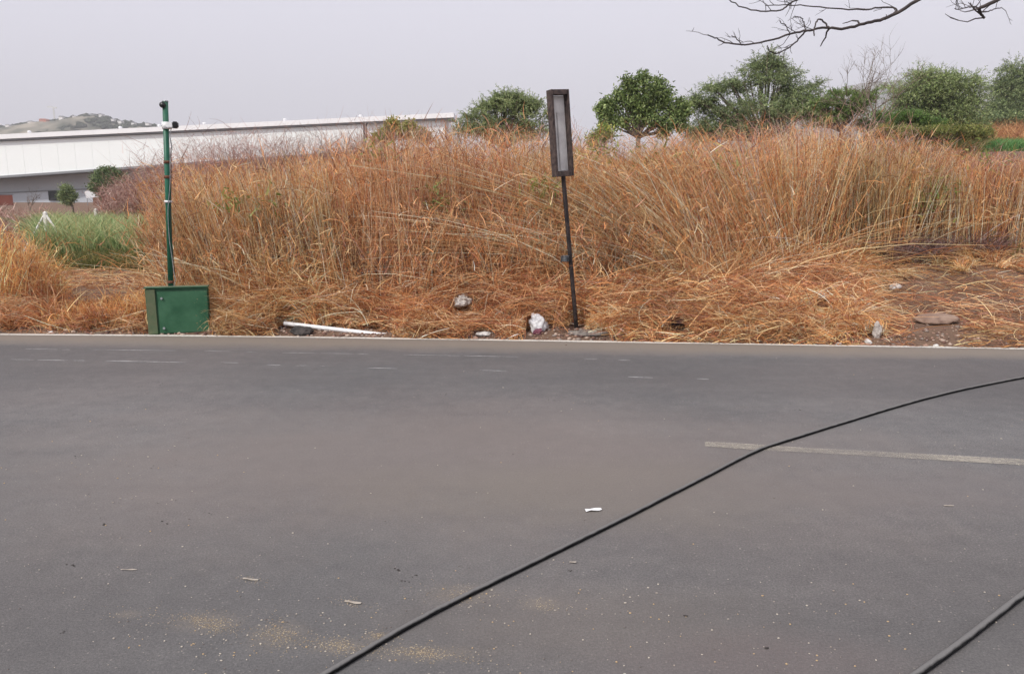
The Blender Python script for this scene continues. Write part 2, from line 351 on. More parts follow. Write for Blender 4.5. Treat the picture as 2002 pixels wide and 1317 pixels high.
# ------------------------------------------------------------------ industrial shed
YB = 150
shed = empty('industrial_shed', (W(360, 395, YB).x, YB, 0)); tag(shed, 'long white industrial shed with cream upper cladding behind the dry reeds', 'building')
sx0 = shed.location.copy()
def wl(px, py, Y=YB): p = W(px, py, Y)-sx0; return (p.x, p.z)
def line(p, q, x): return p[1]+(q[1]-p[1])*(x-p[0])/(q[0]-p[0])
TOP = lambda x: line((0, 267), (880, 225), x)          # fascia top
def bot(x): return line((0, 346), (720, 295), x)
def part_prism(name, pxs, fy_top, fy_bot, y0, y1, m):
    top = [wl(x, fy_top(x)) for x in pxs]; bt = [wl(x, fy_bot(x)) for x in pxs[::-1]]
    return MB().prism(top+bt, y0, y1).build(name, m, shed)
part_prism('wall', [-420, 716], lambda x: TOP(x)+13, bot, -3.0, 0, M_CLAD)
part_prism('wall', [723, 872], lambda x: TOP(x)+12, lambda x: bot(x)+4, -2.7, 0, M_CLAD)
part_prism('roof_edge', [-420, 890], TOP, lambda x: TOP(x)+9, -3.8, 6, M_TRIM)
part_prism('gutter', [-420, 890], lambda x: TOP(x)+9.2, lambda x: TOP(x)+12.2, -3.5, 0, M_GUTTER)
part_prism('bottom_trim', [-420, 716], lambda x: bot(x)+.3, lambda x: bot(x)+4.5, -3.3, .2, M_GUTTER)
part_prism('lower_wall', [-420, 872], lambda x: bot(x)+4.8, lambda x: 376-.045*x, 0, 1.0, M_GREYWALL)
part_prism('ledge', [-420, 700], lambda x: 376.2-.045*x, lambda x: 377.6-.045*x, -.5, 1.0, M_GUTTER)
part_prism('plinth_wall', [-420, 872], lambda x: 378-.045*x, lambda x: 402, -.2, 1.0, M_PLINTH)
# body of the shed behind, with its far roof slope
part_prism('body', [-410, 868], lambda x: TOP(x)+1.5, lambda x: 402, 6.05, 45, M_CLAD)
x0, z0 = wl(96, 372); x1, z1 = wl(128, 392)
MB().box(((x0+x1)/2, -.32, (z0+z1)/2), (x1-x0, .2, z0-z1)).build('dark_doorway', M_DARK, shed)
xd, zt = wl(719, TOP(719)); zb = wl(719, bot(719)+6)[1]
MB().box((xd, -2.6, (zt+zb)/2-.3), (.3, .5, zt-zb-1)).build('downpipe', M_GREYWALL, shed)
xd, zt = wl(871, TOP(871)+10); 
MB().box((xd, -1.2, zt-3), (1.3, 1.0, 6)).build('corner_post', M_TRIM, shed)
for x in range(-400, 700, 33):                       # faint sheet joints
    a_, zt = wl(x, TOP(x)+13.5); zb = wl(x, bot(x)-.5)[1]
    MB().box((a_, -3.01, (zt+zb)/2), (.05, .03, zt-zb)).build('sheet_joint', M_CLAD, shed)
for (x, big) in [(-60, 1), (58, 1), (140, 0), (236, 1), (312, 1), (400, 1), (470, 0), (557, 1), (620, 0), (705, 1), (800, 0)]:
    a_, z_ = wl(x, TOP(x)); r_ = .38 if big else .2
    mb = MB(); mb.tube([(a_, 0, z_-.1), (a_, 0, z_+r_*1.2)], r_*.45, 8); mb.tube([(a_, 0, z_+r_*1.0), (a_, 0, z_+r_*1.35), (a_, 0, z_+r_*1.9), (a_, 0, z_+r_*2.2)], [r_*.5, r_*1.0, r_*.9, r_*.25], 10)
    mb.build('roof_vent', M_GREYPL if not big else M_WHITEPL, shed, True)

# low things in front of the shed
p = W(-48, 400, 110); rs = empty('red_shed', (p.x, p.y, 0)); tag(rs, 'low rust red sheet metal shed at the left edge before the big white shed', 'shed')
MB().box((0, 0, .35), (8.2, 4, 2.3)).build('wall', M_RED, rs); MB().box((0, 0, 1.58), (8.4, 4.2, .14)).build('roof', M_GUTTER, rs)
for q in (-3, -1.5, 0, 1.5, 3): MB().box((q, -2.03, .35), (.12, .06, 2.2)).build('rib', M_RED, rs)
p = W(180, 386, 110); bd = empty('white_board', (p.x, p.y, 0), R(8)); tag(bd, 'small bright white board on short posts in front of the grey wall', 'board')
zc = p.z
MB().box((0, 0, zc+.45), (1.65, .08, .95), Matrix.Rotation(R(-6), 3, 'Y')).build('panel', M_WHITEPL, bd)
for q in (-.7, .7): MB().box((q, .07, zc/2-.0), (.08, .06, zc+.2)).build('post', M_GUTTER, bd)
p = W(202, 386, 112); tr = empty('storage_crate', (p.x, p.y, 0)); tag(tr, 'brown boarded crate under a dark flat cover beside the white board', 'crate')
MB().box((0, 0, .75), (2.2, 1.6, 1.7)).build('body', mat('brown_boards', (.16, .08, .05), (.24, .13, .08), 3, .8), tr); MB().box((0, 0, 1.72), (3.4, 2, .22)).build('cover', M_GUTTER, tr)

# ------------------------------------------------------------------ far village on the hill
M_HW = mat('house_plaster', (.66, .62, .58), (.8, .78, .75), .1, .9); M_HR = mat('house_tile', (.42, .16, .11), (.5, .2, .14), .3, .9); M_HG = mat('house_grey_roof', (.35, .35, .36), rough=.9)
vill = [(18, 246, 9, 5, 0, 'pale low house at the far left of the hill ridge'), (62, 240, 10, 6, 0, 'cream house left of the red roofed house on the hill'), (87, 236, 16, 6, 1, 'wide house with orange red walls and roof near the crane'),
        (122, 232, 9, 8, 0, 'white square house just right of the crane mast'), (133, 235, 8, 5, 0, 'small white house below the ridge right of the crane'), (148, 229, 8, 5, 0, 'small grey roofed house left of the hilltop'),
        (183, 227, 12, 5, 0, 'long white house on the hilltop'), (199, 226, 7, 6, 0, 'narrow pale house right of the hilltop'), (222, 234, 7, 4, 0, 'small pale house on the right slope of the hill'),
        (236, 238, 9, 5, 0, 'white house midway down the right slope'), (262, 241, 7, 4, 0, 'tiny pale house on the lower right slope'), (290, 242, 8, 4, 0, 'pale house left of the green camera post on the hill foot'), (108, 239, 6, 4, 0, 'tiny house on the slope under the crane')]
for (px, py, wp, hp, red, lb) in vill:
    sc_ = 900/FPX; p = W(px, py+2, 885 if py > 232 else 890); wd = wp*sc_*.8; ht = hp*sc_*.62
    h = empty('hill_house', (p.x, p.y, p.z)); tag(h, lb, 'house', 'houses on the distant hill')
    MB().box((0, 0, ht*.1), (wd, 7, ht*1.6)).build('wall', M_HR if red else M_HW, h)
    MB().prism([(-wd/2-.3, ht*.9), (wd/2+.3, ht*.9), (wd/2*.6, ht*1.3), (-wd/2*.6, ht*1.3)], -3.8, 3.8).build('roof', M_HR if red else M_HG, h)
p = W(107, 234, 890); hp_ = [(0, 249), (50, 242), (100, 236), (130, 231), (160, 225), (178, 223), (205, 227), (240, 238), (290, 244), (330, 249), (400, 262)]
Vg = []; Fg = []; ic = bmesh.new(); bmesh.ops.create_icosphere(ic, subdivisions=1, radius=1); iv = np.array([v.co[:] for v in ic.verts]); if_ = np.array([[v.index for v in f.verts] for f in ic.faces]); ic.free()
for i in range(420):
    px = random.uniform(-10, 340); t0 = np.interp(px, [q[0] for q in hp_], [q[1] for q in hp_]); dn = random.random()**1.5
    q = W(px, t0+.5+dn*22, 900-dn*75); s_ = random.uniform(1.2, 3.4)
    Vg.append(iv*(1+rng.normal(size=iv.shape)*.2)*np.array([s_*1.5, s_, s_*.8])+np.array(q)); Fg.append(if_+12*i)
tag(link('hill_bushes', np_mesh('hill_bushes', np.concatenate(Vg), np.concatenate(Fg)), mat('hill_bush', (.015, .02, .012), (.05, .06, .035), .1, .9)), 'dark scrub bushes speckling the distant hill', 'bushes', kind='stuff')
p = W(107, 234, 890)
cr = empty('tower_crane', tuple(p)); tag(cr, 'thin tower crane with a short jib on the distant hill', 'crane')
s_ = 890/FPX
mb = MB()
for dx in (-.5, .5):
    for dy in (-.5, .5): mb.tube([(dx, dy, -2), (dx, dy, 22*s_)], .16, 4)
for i in range(8): mb.tube([(-.5, -.5, i*1.6), (.5, -.5, i*1.6+1.6)], .1, 4)
mb.build('mast', M_CONC, cr)
mb = MB(); mb.tube([(-13*s_, 0, 22.5*s_), (5*s_, 0, 22.5*s_)], .28, 4); mb.tube([(-11*s_, 0, 24*s_), (0, 0, 24.5*s_)], .14, 4)
for i in range(9): mb.tube([(-i*.8, 0, 22.5*s_), (-i*.8-.4, 0, 24*s_)], .1, 4)
mb.build('jib', M_CONC, cr); MB().box((4.3*s_, 0, 21.5*s_), (1.6, 1, 1.6)).build('counterweight', M_CONC, cr)

# ------------------------------------------------------------------ blades
ZONES = []                                       # (px0, px1, nearer than Y, below z): kept free of straw
def blades(P0, D, Lg, bend, wid, nseg, tube, col, tipw=.15, cull=False):
    """P0 (n,3) foot, D (n,3) unit direction, Lg (n) length, bend (n,3) added by t^2, wid (n)"""
    n = len(P0); t_ = np.linspace(0, 1, nseg+1)
    C_ = P0[:, None]+D[:, None]*(Lg[:, None]*t_)[..., None]+bend[:, None]*(t_**2)[None, :, None]*Lg[:, None, None]
    if cull:
        q_ = np.concatenate([C_, (C_[:, 1:]+C_[:, :-1])/2], 1); pp_ = pxof(q_[..., 0], np.maximum(q_[..., 1], 1), q_[..., 2]); k_ = np.ones(n, bool)
        for (a0, a1, yl, zl, zb) in ZONES: k_ &= ~((pp_ > a0) & (pp_ < a1) & (q_[..., 1] < yl) & (q_[..., 2] < zl) & (q_[..., 2] > zb)).any(1)
        C_, D, Lg, bend, wid, col = C_[k_], D[k_], Lg[k_], bend[k_], wid[k_], col[k_]; n = len(C_)
    T = D[:, None]+2*bend[:, None]*t_[None, :, None]; T = T/np.linalg.norm(T, axis=-1, keepdims=True)
    rnd = rng.normal(size=(n, 3)); S = np.cross(T, rnd[:, None]); S = S/np.maximum(np.linalg.norm(S, axis=-1, keepdims=True), 1e-6)
    wt = (1-(1-tipw)*t_**1.5)[None]*wid[:, None]/2
    if tube:
        B = np.cross(T, S); k = 3
        V = np.stack([C_+(S*math.cos(a)+B*math.sin(a))*wt[..., None] for a in (0, 2.094, 4.189)], 2)
    else:
        k = 2; V = np.stack([C_-S*wt[..., None], C_+S*wt[..., None]], 2)
    V = V.reshape(-1, 3); base = (np.arange(n)*(nseg+1)*k)[:, None, None]
    i = (np.arange(nseg)*k)[None, :, None]
    if tube: q = np.arange(3); qq = (q+1) % 3
    else: q = np.array([0]); qq = np.array([1])
    f = np.stack([base+i+q, base+i+qq, base+i+k+qq, base+i+k+q], -1).reshape(-1, 4)
    Cc = np.repeat(col[:, None], (nseg+1)*k, 1).reshape(-1, 3)
    return V, f, Cc, C_
def merge(lst):
    V = []; F = []; C = []; o = 0
    for v, f, c in lst: V.append(v); F.append(f+o); C.append(c); o += len(v)
    return np.concatenate(V), np.concatenate(F), np.concatenate(C)
def stuff(name, lst, m, lbl, cat):
    V, F, C = merge(lst); return tag(link(name, np_mesh(name, V, F, C), m), lbl, cat, kind='stuff')
PAL = np.array([lin(236, 200, 150), lin(224, 170, 114), lin(208, 142, 88), lin(172, 108, 70), lin(190, 130, 104), lin(250, 232, 200), lin(118, 74, 52)])
def drycol(X, Y, Z=None, pal=PAL, w0=(.2, .24, .22, .14, .1, .05, .05)):
    n = len(X); q = np.array(w0)
    k = rng.choice(len(pal), n, p=q/q.sum())
    c = pal[k]*(1+rng.normal(size=(n, 1))*.12)
    tone = wob(X, Y, 1.7, 5)[:, None]
    c = c*(1+.14*tone)*np.array([1, 1-.03, 1-.08])
    pt_ = wob(X, Y, 1.45, 8)+.5*wob(X, Y, 4.1, 1); rd = np.clip(pt_, 0, 1.2)[:, None]; ol = np.clip(-pt_, 0, 1.2)[:, None]
    c = c*(1-rd*np.array([.18, .28, .26]))*(1-ol*np.array([.28, .20, .24]))*np.array([1.09, 1.17, 1.27])*(1+.22*np.clip(wob(X, Y, 5.2, 7)+.6*wob(X, Y, 11, 3), -1.4, .9))[:, None]
    return np.clip(c, .01, .9)
def place(n, px0, px1, y0f, y1f, power=1.0):       # scatter on the ground between two depth curves, given across the view
    px = rng.uniform(px0, px1, n); u = rng.uniform(0, 1, n)**power
    Y = y0f(px)*(1-u)+y1f(px)*u; X = (px-1001)/FPX*(Y*CP+CAMZ*SP)
    return px, X, Y
def itp(xs_, ys_): return lambda x: np.interp(x, xs_, ys_)
YS = itp([300, 420, 700, 1050, 1400, 1600, 1800, 2100, 2400], [9.1, 9.25, 9.3, 9.45, 9.8, 11.0, 11.7, 12.0, 12.0])
TOPPY = itp([300, 340, 400, 560, 690, 740, 850, 930, 1050, 1150, 1250, 1330, 1400, 1480, 1560, 1640, 1720, 1850, 1950, 2100, 2400],
            [540, 400, 326, 318, 305, 278, 262, 262, 268, 282, 298, 292, 274, 262, 244, 262, 276, 300, 316, 326, 330])
def unit(v): return v/np.linalg.norm(v, axis=-1, keepdims=True)
LEANX = itp([300, 450, 700, 900, 1100, 1250, 1450, 1560, 1700, 2100], [-.06, -.14, -.10, .0, -.12, -.42, -.45, -.10, .0, .02])

def G(px, py):                                     # point of the real ground under a pixel
    r = ray(px, py)
    for i in range(4000):
        Y = 8+i*.005; t_ = Y/r[1]; z = CAMZ+r[2]*t_
        if z <= float(GH(r[0]*t_, Y)): return Vector((r[0]*t_, Y, z))
    return P(px, py)
_b = P(348, 654)
AVOID = [(_b.x, _b.y+.2, .40, 1.5)]
ZONES += [(286, 408, _b.y+.05, .7, -1), (1114, 1142, G(1127, 640).y+.02, 2.0, -1), (1030, 1078, G(1053, 648).y+.1, .24, -1), (889, 921, 9.1, .42, .24), (926, 965, G(945, 656).y+.08, .1, -1), (570, 608, G(590, 653).y+.1, .2, -1), (1085, 1195, G(1150, 652).y+.05, .07, -1),
          (1706, 1722, G(1714, 660).y+.05, .25, .02), (1790, 1870, G(1830, 632).y+.1, .14, .01), (1312, 1338, 9.1, .2, .10), (1598, 1618, 9.95, .36, .24)]
for q in np.linspace(556, 750, 14): ZONES.append((q-10, q+10, 9.02-.22*(q-556)/200, .35, -1))
def clear(X, Y):
    ok = np.ones(len(X), bool)
    for (ax_, ay_, ar_, af_) in AVOID: ok &= ~((abs(X-ax_) < ar_) & (Y < ay_+.1) & (Y > ay_-af_))
    return ok
def reedbed(n, px0, px1, y0f, y1f, hmul=(.5, 1.05), stemw=(.006, .011), leaves=5, topf=TOPPY, lean=LEANX, leanr=.17, wts=(.08, .2, .28, .24, .12, .01, .1), leafl=(.1, .34), fallen=.12):
    px, X, Y = place(n, px0, px1, y0f, y1f); ok = clear(X, Y); px, X, Y = px[ok], X[ok], Y[ok]; n = len(X); Z = GH(X, Y)
    ztop = CAMZ+(HOR-topf(px))/FPX*Y*1.0; ztop = ztop*(1+.06*wob(X*3, Y*3, 1.3, 6)+.045*wob(X*9, Y*9, 1.1, 2))
    H = np.maximum(ztop-Z, .3)*rng.uniform(hmul[0], hmul[1], n)**.7
    lx = lean(px)+rng.normal(size=n)*leanr+.16*wob(X, Y, 3.3, 4)+.08*wob(X, Y, 8, 1); ly = -.05+rng.normal(size=n)*leanr
    fl = rng.random(n) < fallen; lx = np.where(fl, lx+rng.normal(size=n)*.8, lx); ly = np.where(fl, ly-abs(rng.normal(size=n))*.4, ly)
    D = unit(np.stack([lx*.45, ly*.5, np.ones(n)], -1)); bend = np.stack([lx*.55, ly*.5, -.5*(lx**2+ly**2)*.5], -1)
    Lg = H/np.maximum(D[:, 2]+bend[:, 2], .5); Lg = np.where(fl, Lg*rng.uniform(.25, .65, n), Lg)
    col = drycol(X, Y, w0=(.34, .24, .12, .05, .05, .16, .02)); wd = rng.uniform(*stemw, n)
    v, f, c, C_ = blades(np.stack([X, Y, Z-.02], -1), D, Lg, bend, wd, 5, True, col, .25, cull=True); n = len(C_)
    def hold(v):                                     # nothing falls across the carriageway
        k_ = EDGE(v[:, 0])+.08; sh = v[:, 1] < k_; v[sh, 1] = k_[sh]+(k_[sh]-v[sh, 1])*.12; lo = GH(v[:, 0], v[:, 1]); v[:, 2] = np.maximum(v[:, 2], lo-.02); return v
    hold(v)
    out = [(v, f, c)]
    if leaves:
        m_ = n*leaves; idx = np.repeat(np.arange(n), leaves); tt = rng.uniform(.05, .98, m_)**.8
        seg = tt*5; i0 = np.minimum(seg.astype(int), 4); fr_ = (seg-i0)[:, None]
        B = C_[idx, i0]*(1-fr_)+C_[idx, i0+1]*fr_
        an = rng.uniform(0, 2*math.pi, m_); up = rng.uniform(.2, 3.0, m_)
        Dl = unit(np.stack([np.cos(an), np.sin(an), up], -1)); Ll = rng.uniform(*leafl, m_)
        bl = np.stack([rng.normal(size=m_)*.22, rng.normal(size=m_)*.22, -rng.uniform(.0, .9, m_)**1.5], -1)
        v, f, c, _ = blades(B, Dl, Ll, bl, rng.uniform(.005, .011, m_), 3, False, drycol(B[:, 0], B[:, 1], w0=wts), .1, cull=True)
        hold(v); out.append((v, f, c))
    return out
lst = []
lst += reedbed(13500, 332, 2150, lambda p: YS(p)+.5, lambda p: YS(p)+4.0, leaves=9, stemw=(.006, .012))
# front rows: bent, broken and shorter
lst += reedbed(4200, 330, 1560, lambda p: YS(p)-.1, lambda p: YS(p)+.9, hmul=(.12, .6), leaves=6, fallen=.35, leanr=.25, wts=(.15, .25, .25, .16, .1, .04, .05))
lst += reedbed(2600, 330, 2150, lambda p: YS(p)+.3, lambda p: YS(p)+1.3, hmul=(.4, .9), leaves=5, fallen=.15)
# stouter pale canes
lst += reedbed(2600, 1260, 2150, lambda p: YS(p)+.25, lambda p: YS(p)+1.2, hmul=(.7, .98), stemw=(.007, .013), leaves=4, fallen=.04, leanr=.10)
lst += reedbed(1300, 330, 900, lambda p: YS(p)+.25, lambda p: YS(p)+1.2, hmul=(.5, .95), stemw=(.009, .015), leaves=1, fallen=.05, leanr=.07)
lst += reedbed(130, 420, 1750, lambda p: YS(p)-.15, lambda p: YS(p)+.3, hmul=(.25, .75), stemw=(.011, .017), leaves=0, fallen=.8, leanr=.2)
lst += reedbed(900, 1280, 1580, lambda p: YS(p)+.1, lambda p: YS(p)+.9, hmul=(.5, .85), stemw=(.009, .014), leaves=2, fallen=0, leanr=.08, lean=itp([1280, 1480, 1580], [-1.0, -.8, -.35]))
lst += reedbed(500, 1150, 1420, lambda p: YS(p)+.0, lambda p: YS(p)+.5, hmul=(.25, .55), stemw=(.008, .012), leaves=2, fallen=0, leanr=.15, lean=itp([1150, 1420], [-1.2, -1.3]))
edgef = lambda p: 8.75+0*p-(p-300)*.00045
def tussocks(k, px0, px1, y0f, y1f, hr=(.3, .95), nb=(50, 110)):
    out = []; px, X, Y = place(k, px0, px1, y0f, y1f)
    for i in range(k):
        n = int(rng.integers(*nb)); h = rng.uniform(*hr)*np.interp(Y[i]-float(YS(px[i])), [-.4, .8], [.6, 1.15]); an = rng.uniform(0, 2*math.pi, n); rr = rng.random(n)*.09; bx = X[i]+np.cos(an)*rr; by = Y[i]+np.sin(an)*rr
        lean_ = rng.normal(size=2)*.25+np.array([-.12, -.12]); out_ = rng.uniform(.05, .75, n)
        D = unit(np.stack([np.cos(an)*out_+lean_[0], np.sin(an)*out_+lean_[1], np.ones(n)], -1)); Lg = h*rng.uniform(.6, 1.35, n)
        bend = np.stack([np.cos(an)*out_*.6+lean_[0]*1.2, np.sin(an)*out_*.6+lean_[1]*1.2, -rng.uniform(.25, 1.15, n)], -1)
        col = drycol(bx, by, w0=[(.3, .3, .2, .08, .08, .06, .03), (.12, .2, .3, .2, .1, .02, .1), (.5, .2, .1, .05, .05, .2, 0)][rng.integers(0, 3)])*rng.uniform(.8, 1.12)
        v, f, c, _ = blades(np.stack([bx, by, GH(bx, by)+rng.uniform(0, .12)], -1), D, Lg, bend, rng.uniform(.004, .010, n), 5, False, col, .15, cull=True)
        lo = GH(v[:, 0], v[:, 1])+.01; v[:, 2] = np.maximum(v[:, 2], lo); k_ = EDGE(v[:, 0])+.05; v[:, 1] = np.where(v[:, 1] < k_, k_+(k_-v[:, 1])*.2, v[:, 1]); out.append((v, f, c))
    return out
lst += tussocks(420, 415, 1680, lambda p: YS(p)-.35, lambda p: YS(p)+.75, hr=(.3, 1.1))
lst += tussocks(330, 1130, 1720, lambda p: edgef(p)+.3, lambda p: YS(p)+.2, hr=(.2, .62), nb=(60, 120))
lst += tussocks(110, 415, 1130, lambda p: edgef(p)+.2, lambda p: YS(p)+.1, hr=(.18, .5))
lst += tussocks(70, 1500, 2120, lambda p: YS(p)-.5, lambda p: YS(p)+.4, hr=(.12, .5))
PPAL = np.array([lin(190, 150, 135), lin(165, 120, 105), lin(205, 175, 160), lin(140, 100, 90), lin(120, 90, 80)])
stuff('dry_reeds', lst, M_DRY, 'tall dense bank of dry orange tan reeds along the far side of the road', 'reeds')
# left clump
YL = itp([-400, 0, 60, 130], [9.2, 9.3, 9.5, 9.8]); TL = itp([-400, -50, 0, 50, 85, 130], [400, 428, 445, 455, 485, 560])
lst = reedbed(2600, -400, 125, YL, lambda p: YL(p)+2.0, leaves=7, topf=TL, lean=itp([-400, 130], [.12, .12]), hmul=(.45, 1.05), fallen=.15)
lst += reedbed(700, 90, 330, lambda p: 9.0+0*p, lambda p: 9.8+0*p, leaves=4, topf=itp([90, 330], [600, 555]), hmul=(.3, 1.0), fallen=.5, lean=itp([90, 330], [-.1, -.3]), stemw=(.004, .008))
lst = [(v, f, c*np.array([1.15, 1.32, 1.15])) for v, f, c in lst]
lst += tussocks(46, -60, 120, lambda p: 9.1+0*p, lambda p: 10.4+0*p, hr=(.4, .9))
lst += tussocks(26, 110, 300, lambda p: 9.0+0*p, lambda p: 9.5+0*p, hr=(.12, .35))
stuff('dry_grass', lst, M_DRY, 'golden dry grass clump at the left edge beside the dirt path', 'grass')

# tangled dead straw on the verge
def straw(n, px0, px1, y0f, y1f, hf, lr=(.12, .5), wr=(.004, .009), up=.5, wts=(.2, .2, .16, .2, .08, .04, .16), pal=PAL):
    px, X, Y = place(n, px0, px1, y0f, y1f)
    ok = clear(X, Y)
    px, X, Y = px[ok], X[ok], Y[ok]; n = len(X)
    Z = GH(X, Y)+rng.random(n)*hf(px, Y-EDGE(X), X, Y)
    an = rng.uniform(0, 2*math.pi, n); D = unit(np.stack([np.cos(an), np.sin(an)*.7, rng.normal(size=n)*up+.15], -1))
    Lg = rng.uniform(*lr, n); bend = rng.normal(size=(n, 3))*.45; bend[:, 2] = -abs(bend[:, 2])*.7
    v, f, c, _ = blades(np.stack([X, Y, Z+.01], -1), D, Lg, bend, rng.uniform(*wr, n), 4, False, drycol(X, Y, w0=wts, pal=pal), .3, cull=True)
    lo = GH(v[:, 0], v[:, 1])+.004; v[:, 2] = np.maximum(v[:, 2], lo)
    keep_y = EDGE(v[:, 0])+.01; sh = v[:, 1] < keep_y; v[sh, 1] = (keep_y+rng.random(len(v))*.03)[sh]
    return (v, f, c)
edgef = lambda p: 8.75+0*p-(p-300)*.00045
mh = lambda p, d, X, Y: np.clip(d*.6, .01, .5)*(1+.5*wob(X, Y, 2.4, 1))*np.interp(p, [1550, 1800], [1, .45])
lst = [straw(33000, 280, 1690, lambda p: edgef(p)-.05, lambda p: YS(p)+.5, mh)]
lst += [straw(2600, 1640, 2150, lambda p: edgef(p)-.1, lambda p: YS(p)+.4, lambda p, d, X, Y: .01+.03*(wob(X, Y, 2, 1) > 0), up=.12, lr=(.06, .25), wts=(.02, .08, .2, .4, .2, .0, .4))]
lst += [straw(2600, 1700, 2150, lambda p: edgef(p)-.1, lambda p: YS(p)+.4, lambda p, d, X, Y: .02+.08*(wob(X, Y, 2, 1) > 0), up=.2)]
lst += [straw(1500, -300, 300, lambda p: 8.85+0*p, lambda p: 11.0+0*p, lambda p, d, X, Y: .02+.1*(wob(X, Y, 2, 1) > 0), up=.3)]
stuff('fallen_straw', lst, M_DRY, 'tangled fallen straw and dead grass heaped along the road verge', 'straw')

# pinkish feathery brush showing over the reeds and before the shed
PPAL = np.array([lin(190, 150, 135), lin(165, 120, 105), lin(205, 175, 160), lin(140, 100, 90), lin(120, 90, 80)])
def brush(n, px0, px1, Y0, Y1, topf, hm=(.5, 1.05), w_=(.004, .008), side=7):
    px, X, Y = place(n, px0, px1, lambda p: Y0+0*p, lambda p: Y1+0*p); Z = GH(X, Y)
    H = np.maximum(CAMZ+(HOR-topf(px))/FPX*Y-Z, .3)*rng.uniform(*hm, n)
    D = unit(np.stack([rng.normal(size=n)*.22, rng.normal(size=n)*.22, np.ones(n)], -1)); bend = rng.normal(size=(n, 3))*.12; bend[:, 2] = 0
    col = drycol(X, Y, pal=PPAL, w0=(1, 1, .6, .7, .5)); v, f, c, C_ = blades(np.stack([X, Y, Z], -1), D, H, bend, rng.uniform(*w_, n)*1.5, 4, True, col, .2)
    idx = np.repeat(np.arange(n), side); m_ = len(idx); tt = rng.uniform(.35, 1, m_)*4; i0 = np.minimum(tt.astype(int), 3); fr_ = (tt-i0)[:, None]
    B = C_[idx, i0]*(1-fr_)+C_[idx, i0+1]*fr_; an = rng.uniform(0, 6.28, m_)
    Dl = unit(np.stack([np.cos(an), np.sin(an), rng.uniform(.2, 1.4, m_)], -1))
    v2, f2, c2, _ = blades(B, Dl, rng.uniform(.1, .4, m_), rng.normal(size=(m_, 3))*.3, rng.uniform(*w_, m_), 3, False, drycol(B[:, 0], B[:, 1], pal=PPAL, w0=(1, 1, .8, .5, .3)), .3)
    return [(v, f, c), (v2, f2, c2)]
lst = brush(2700, 335, 760, 14.5, 17, itp([335, 360, 450, 600, 700, 760], [325, 292, 262, 270, 254, 268]), w_=(.004, .007), hm=(.7, 1.05))
lst += brush(900, 700, 880, 14, 15.5, itp([700, 880], [250, 250]))
lst += brush(1500, 740, 2100, 12.3, 14.2, lambda p: TOPPY(p)-6, hm=(.75, 1.06))
lst += brush(900, 1000, 1180, 14.5, 16, itp([1000, 1180], [262, 262]))+brush(900, 1380, 1720, 14.5, 16.5, itp([1380, 1450, 1540, 1560, 1600, 1720], [268, 240, 225, 205, 232, 245]))
DPAL = np.array([lin(150, 115, 110), lin(120, 88, 84), lin(100, 74, 72), lin(170, 140, 130), lin(84, 62, 60)])
_pp = PPAL; PPAL = DPAL
for (a0, a1, dy, tp) in [(1470, 1530, -.05, 520), (1690, 1850, .1, 470), (1130, 1190, .1, 495), (1000, 1080, .6, 300), (545, 620, .3, 400), (700, 760, .2, 470), (1300, 1350, .3, 560), (1880, 1960, .1, 500)]:
    y0_ = float(YS((a0+a1)/2))+dy; lst += brush(int(2.2*(a1-a0)), a0, a1, y0_, y0_+.5, itp([a0, a1], [tp, tp]), w_=(.004, .007), hm=(.4, 1.0))
PPAL = _pp
stuff('dry_brush', lst, M_DRY, 'thin pinkish feathery dead brush rising behind the reed bank', 'brush')
lst = brush(2600, 215, 345, 30, 38, itp([215, 260, 300, 345], [368, 345, 325, 310]), w_=(.010, .02), hm=(.3, 1.0), side=9)
lst += brush(600, -200, 90, 26, 38, itp([-200, 90], [392, 405]), w_=(.01, .02), hm=(.3, 1.0))
stuff('dead_scrub', lst, M_DRY, 'grey brown dead scrub beyond the green crop at the left', 'scrub')

# green crop fields
GP = np.array([lin(155, 184, 112), lin(132, 164, 96), lin(182, 206, 140), lin(110, 142, 84), lin(200, 206, 150)])*1.0
def crop(n, px0, px1, y0, y1, h, pal=GP, w_=(.012, .026), den=4):
    px, X, Y = place(n, px0, px1, lambda p: y0+0*p, lambda p: y1+0*p, 1.1); Z = GH(X, Y)
    idx = np.repeat(np.arange(n), den); m_ = len(idx); B = np.stack([X, Y, Z], -1)[idx]+rng.normal(size=(m_, 3))*np.array([.05, .05, .0])
    D = unit(np.stack([rng.normal(size=m_)*.22, rng.normal(size=m_)*.22, np.ones(m_)], -1)); bend = np.stack([rng.normal(size=m_)*.35, rng.normal(size=m_)*.3, -rng.uniform(0, .35, m_)], -1)
    hh = rng.uniform(.5, 1.12, m_)*h*(1+.12*wob(B[:, 0], B[:, 1], 1.2, 3))
    col = pal[rng.integers(0, len(pal), m_)]*(1+rng.normal(size=(m_, 1))*.12)
    v, f, c, _ = blades(B, D, hh, bend, rng.uniform(*w_, m_), 4, False, np.clip(col, .01, .8), .12)
    return (v, f, c)
stuff('green_crop', [crop(5000, 76, 345, 19.0, 31, .98, np.array([lin(150, 172, 112), lin(130, 152, 98), lin(176, 192, 138), lin(112, 134, 86), lin(196, 196, 146), lin(190, 170, 120)]), w_=(.018, .034))], M_LEAF, 'bright green crop growing in the field left of the green post', 'crop')
stuff('green_crop', [crop(5000, 1840, 2300, 48, 58, .9, np.array([lin(110, 165, 90), lin(95, 150, 80), lin(140, 180, 110)])*.8, w_=(.03, .06), den=4)], M_LEAF, 'strip of green crop at the far right above the reeds', 'crop')
